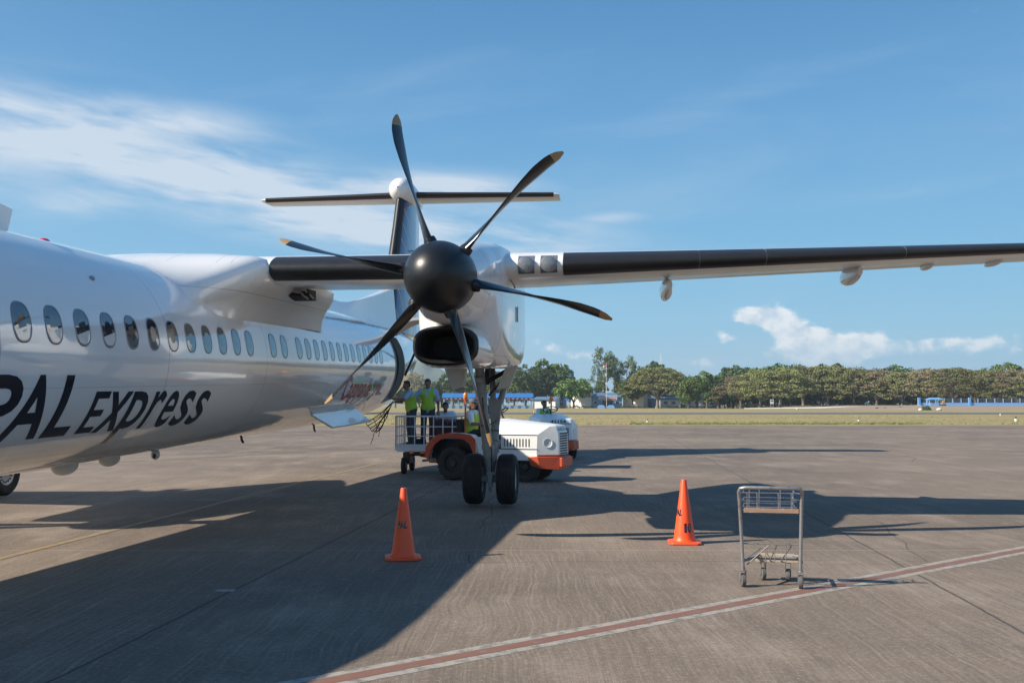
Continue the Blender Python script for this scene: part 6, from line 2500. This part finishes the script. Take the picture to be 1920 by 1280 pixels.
# blue boundary wall with mesh panels on the dirt bank
def boundary():
    D = 318
    zb = 1.12
    x0, x1 = Wx(1722, D), Wx(1990, D)
    root = empty('boundary_fence', (x0, D, zb), 0, 'pale blue low wall with mesh panels above running to the right edge', 'fence')
    w_ = MB()
    w_.box((0, 0, -.3), (x1 - x0, .2, .95))
    w_.build('wall', 'wall_paleblue', root, smooth=0)
    n = 17
    for i in range(n + 1):
        x = (x1 - x0) * i / n
        big = i in (0, 6)
        m = MB()
        if big:
            m.box((x - .35, -.3, -.3), (x + .35, .45, 2.6))
        else:
            m.box((x - .12, -.05, .95), (x + .12, .15, 2.35))
        m.build('pillar' if big else 'post', 'pipe_blue2' if big else 'wall_paleblue', root, smooth=0)
    mm = MB()
    for z in (1.25, 1.55, 1.85, 2.15, 2.3):
        mm.tube([(0, .05, z), (x1 - x0, .05, z)], .016, 4)
    k = 0.0
    while k < x1 - x0:
        mm.tube([(k, .05, .95), (k, .05, 2.3)], .012, 4)
        k += .45
    mm.build('mesh_panel', 'gear_grey', root)
mat('pipe_blue2', (0.13, 0.34, 0.66), 0.6)
boundary()

ks = empty('kiosk', (Wx(1751, 305), 305, 1.12), 0, 'small bright blue roofed shelter in front of the blue boundary wall', 'shelter')
m = MB()
m.loft([[(-2.2, -1, 1.85), (2.3, -1, 1.85), (2.3, 1.6, 1.85), (-2.2, 1.6, 1.85)], [(-2.2, -1, 2.0), (2.3, -1, 2.0), (2.3, 1.6, 2.0), (-2.2, 1.6, 2.0)], [(-1.2, 0, 2.5), (1.3, 0, 2.5), (1.3, .5, 2.5), (-1.2, .5, 2.5)]])
m.build('roof', 'pipe_blue2', ks, smooth=0)
for x in (-1.9, 2.0):
    for y in (-.7, 1.3):
        m = MB()
        m.box((x - .1, y - .1, -.2), (x + .1, y + .1, 1.86))
        m.build('post', 'wall_paleblue', ks, smooth=0)
m = MB()
m.box((-1.4, 0, -.2), (-.2, 1.0, 1.0))
m.build('counter', 'wall_paleblue', ks)
ex = empty('loader', (Wx(1767, 304), 304, 1.12), 0, 'small tan digger standing right of the blue shelter', 'digger')
m = MB()
m.box((-.5, -.4, .35), (.6, .5, .95))
m.box((-.2, -.3, .95), (.4, .4, 1.6))
m.build('body', 'carton', ex, bevel=.06)
for y in (-.5, .35):
    m = MB()
    m.box((-.8, y, 0), (.8, y + .2, .4))
    m.build('track', 'gear_dark', ex, bevel=.1)
m = MB()
m.tube([(-.3, 0, 1.0), (-1.3, 0, 2.0), (-1.9, 0, .9)], .1, 6)
m.build('arm', 'carton', ex)
sg = empty('sign_board', (Wx(1446.5, 330), 330, 0), 0, 'small white notice board on two legs under the acacias', 'sign')
m = MB()
m.box((-.6, 0, Hz(757, 330)), (.6, .06, Hz(748.5, 330)))
m.build('board', 'banner_white', sg)
m = MB()
m.box((-.45, -.02, Hz(752.5, 330)), (.45, 0, Hz(750, 330)))
m.build('sign_panel', 'hedge_green', sg)
for x in (-.5, .5):
    m = MB()
    m.tube([(x, .09, 0), (x, .09, Hz(748.5, 330))], .05, 6)
    m.build('leg', 'gear_grey', sg)

# low white kerb wall under the trees
m = MB()
xa, xb = Wx(1395, 338), Wx(1725, 312)
m.hexa([(xa, 338, 0), (xb, 312, .6), (xb, 312.4, .6), (xa, 338.4, 0), (xa, 338, .28), (xb, 312, 1.28), (xb, 312.4, 1.28), (xa, 338.4, .28)])
tag(m.build('kerb_wall', 'kerb_pale', smooth=0), 'long low whitewashed kerb wall at the foot of the acacias', 'wall')


def rock(px, D, r_, label, z=0.0, material='stone_white'):
    mb = MB()
    rnd = random.Random(int(px))
    mb.ball((0, 0, r_ * .5), (r_ * 1.2, r_, r_ * .8), 10, 7)
    mb.v = [tuple(c * (1 + rnd.uniform(-.12, .12)) for c in v) for v in mb.v]
    o = mb.build('stone', material, smooth=30)
    o.location = (Wx(px, D), D, z)
    tag(o, label, 'stone', 'white stones on the dry ground')
rock(1724, 250, .45, 'white stone on dry ground left of the dirt bank')
rock(1759, 250, .55, 'larger white stone in front of the dirt bank')
rock(1494, 300, .35, 'small white stone under the acacias right of the sign board')


def bush(px, D, r_, label, z=0):
    rnd = random.Random(int(px * 3))
    vs, fs = [], []
    for i in range(420):
        v = Vector((rnd.gauss(0, 1), rnd.gauss(0, 1), abs(rnd.gauss(0, 1)))).normalized() * r_ * rnd.uniform(.5, 1.05)
        a = Vector((rnd.gauss(0, 1), rnd.gauss(0, 1), rnd.gauss(0, 1))).normalized() * .15
        b = Vector((rnd.gauss(0, 1), rnd.gauss(0, 1), rnd.gauss(0, 1))).normalized() * .15
        o = len(vs)
        vs += [v - a, v - b, v + a, v + b]
        fs.append((o, o + 1, o + 2, o + 3))
    ob = MB().add(vs, fs).build('bush', 'hedge_green', smooth=0, recalc=False)
    ob.location = (Wx(px, D), D, z)
    tag(ob, label, 'bush', 'small bushes below the treeline')
for px_, r_, lb in ((1643, .6, 'leftmost small bush beside the kerb wall'), (1658, .7, 'second small bush from the left beside the kerb wall'), (1677, .6, 'small bush under the bare brown tree'),
                    (1688, .9, 'bushier plant right of the bare brown tree'), (1699, .8, 'small bush left of the fence end'), (1735, 1.3, 'largest bush, on the dirt bank under the blue shelter')):
    bush(px_, 290 if px_ < 1730 else 264, r_, lb, 0)

# scrub closing the gaps between the trunks
rnd_ = random.Random(77)
vs_, fs_ = [], []
for i in range(15000):
    x_ = rnd_.uniform(Wx(1345, 402), Wx(2050, 402))
    p_ = Vector((x_, 402 + rnd_.uniform(0, 3), (3.2 + 1.2 * math.sin(x_ * .31) + .8 * math.sin(x_ * .83)) * rnd_.random() ** .7))
    a_ = Vector((rnd_.gauss(0, 1), rnd_.gauss(0, 1), rnd_.gauss(0, 1))).normalized() * .33
    b_ = Vector((rnd_.gauss(0, 1), rnd_.gauss(0, 1), rnd_.gauss(0, 1))).normalized() * .33
    o_ = len(vs_)
    vs_ += [p_ - a_, p_ - b_, p_ + a_, p_ + b_]
    fs_.append((o_, o_ + 1, o_ + 2, o_ + 3))
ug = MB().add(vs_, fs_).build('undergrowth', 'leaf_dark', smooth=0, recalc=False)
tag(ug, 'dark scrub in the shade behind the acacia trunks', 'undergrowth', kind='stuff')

# runway and taxiway markers
def marker(px, y, label, h=.35, material='marker_white'):
    D = EYE * 1850 / (y - 757)
    root = empty('edge_marker', (Wx(px, D), D, 0), 0, label, 'edge marker', 'small markers beside the runway')
    m = MB()
    m.lathe([(0, h * .32), (h * .5, h * .25), (h * .55, h * .12)], (0, 0, 0), (0, 0, 1), 12)
    m.build('base', 'marker_white', root)
    m = MB()
    m.lathe([(h * .55, h * .16), (h * .9, h * .16), (h, 0)], (0, 0, 0), (0, 0, 1), 12)
    m.build('lamp', material, root)
marker(1213, 791, 'small dark marker in the grass before the spreading acacia', .30, 'gear_dark')
marker(1608, 789, 'small dark topped marker in the grass before the bare brown tree', .30, 'gear_dark')
marker(1873, 778.5, 'white marker beside the runway near the right edge', .32)
marker(1902, 789, 'dark topped white marker at the grass edge near the right border', .45, 'gear_dark')
marker(1001, 773, 'white marker beside the runway above the near tractor', .32)

# ------------------------------------------------------------------ air
hz = MB()
hz.box((-2500, -1000, -4), (2500, 3400, 135))
ho = hz.build('haze', 'white_paint', smooth=0, recalc=True)
hm = bpy.data.materials.new('haze_air')
hm.use_nodes = True
ht = hm.node_tree
ht.nodes.clear()
hout = ht.nodes.new('ShaderNodeOutputMaterial')
pv = ht.nodes.new('ShaderNodeVolumePrincipled')
pv.inputs['Color'].default_value = (0.80, 0.90, 1.0, 1)
pv.inputs['Density'].default_value = 0.00018
pv.inputs['Anisotropy'].default_value = 0.2
ht.links.new(pv.outputs[0], hout.inputs['Volume'])
ho.data.materials.clear()
ho.data.materials.append(hm)
tag(ho, kind='stuff')
scene.cycles.volume_step_rate = 1.0
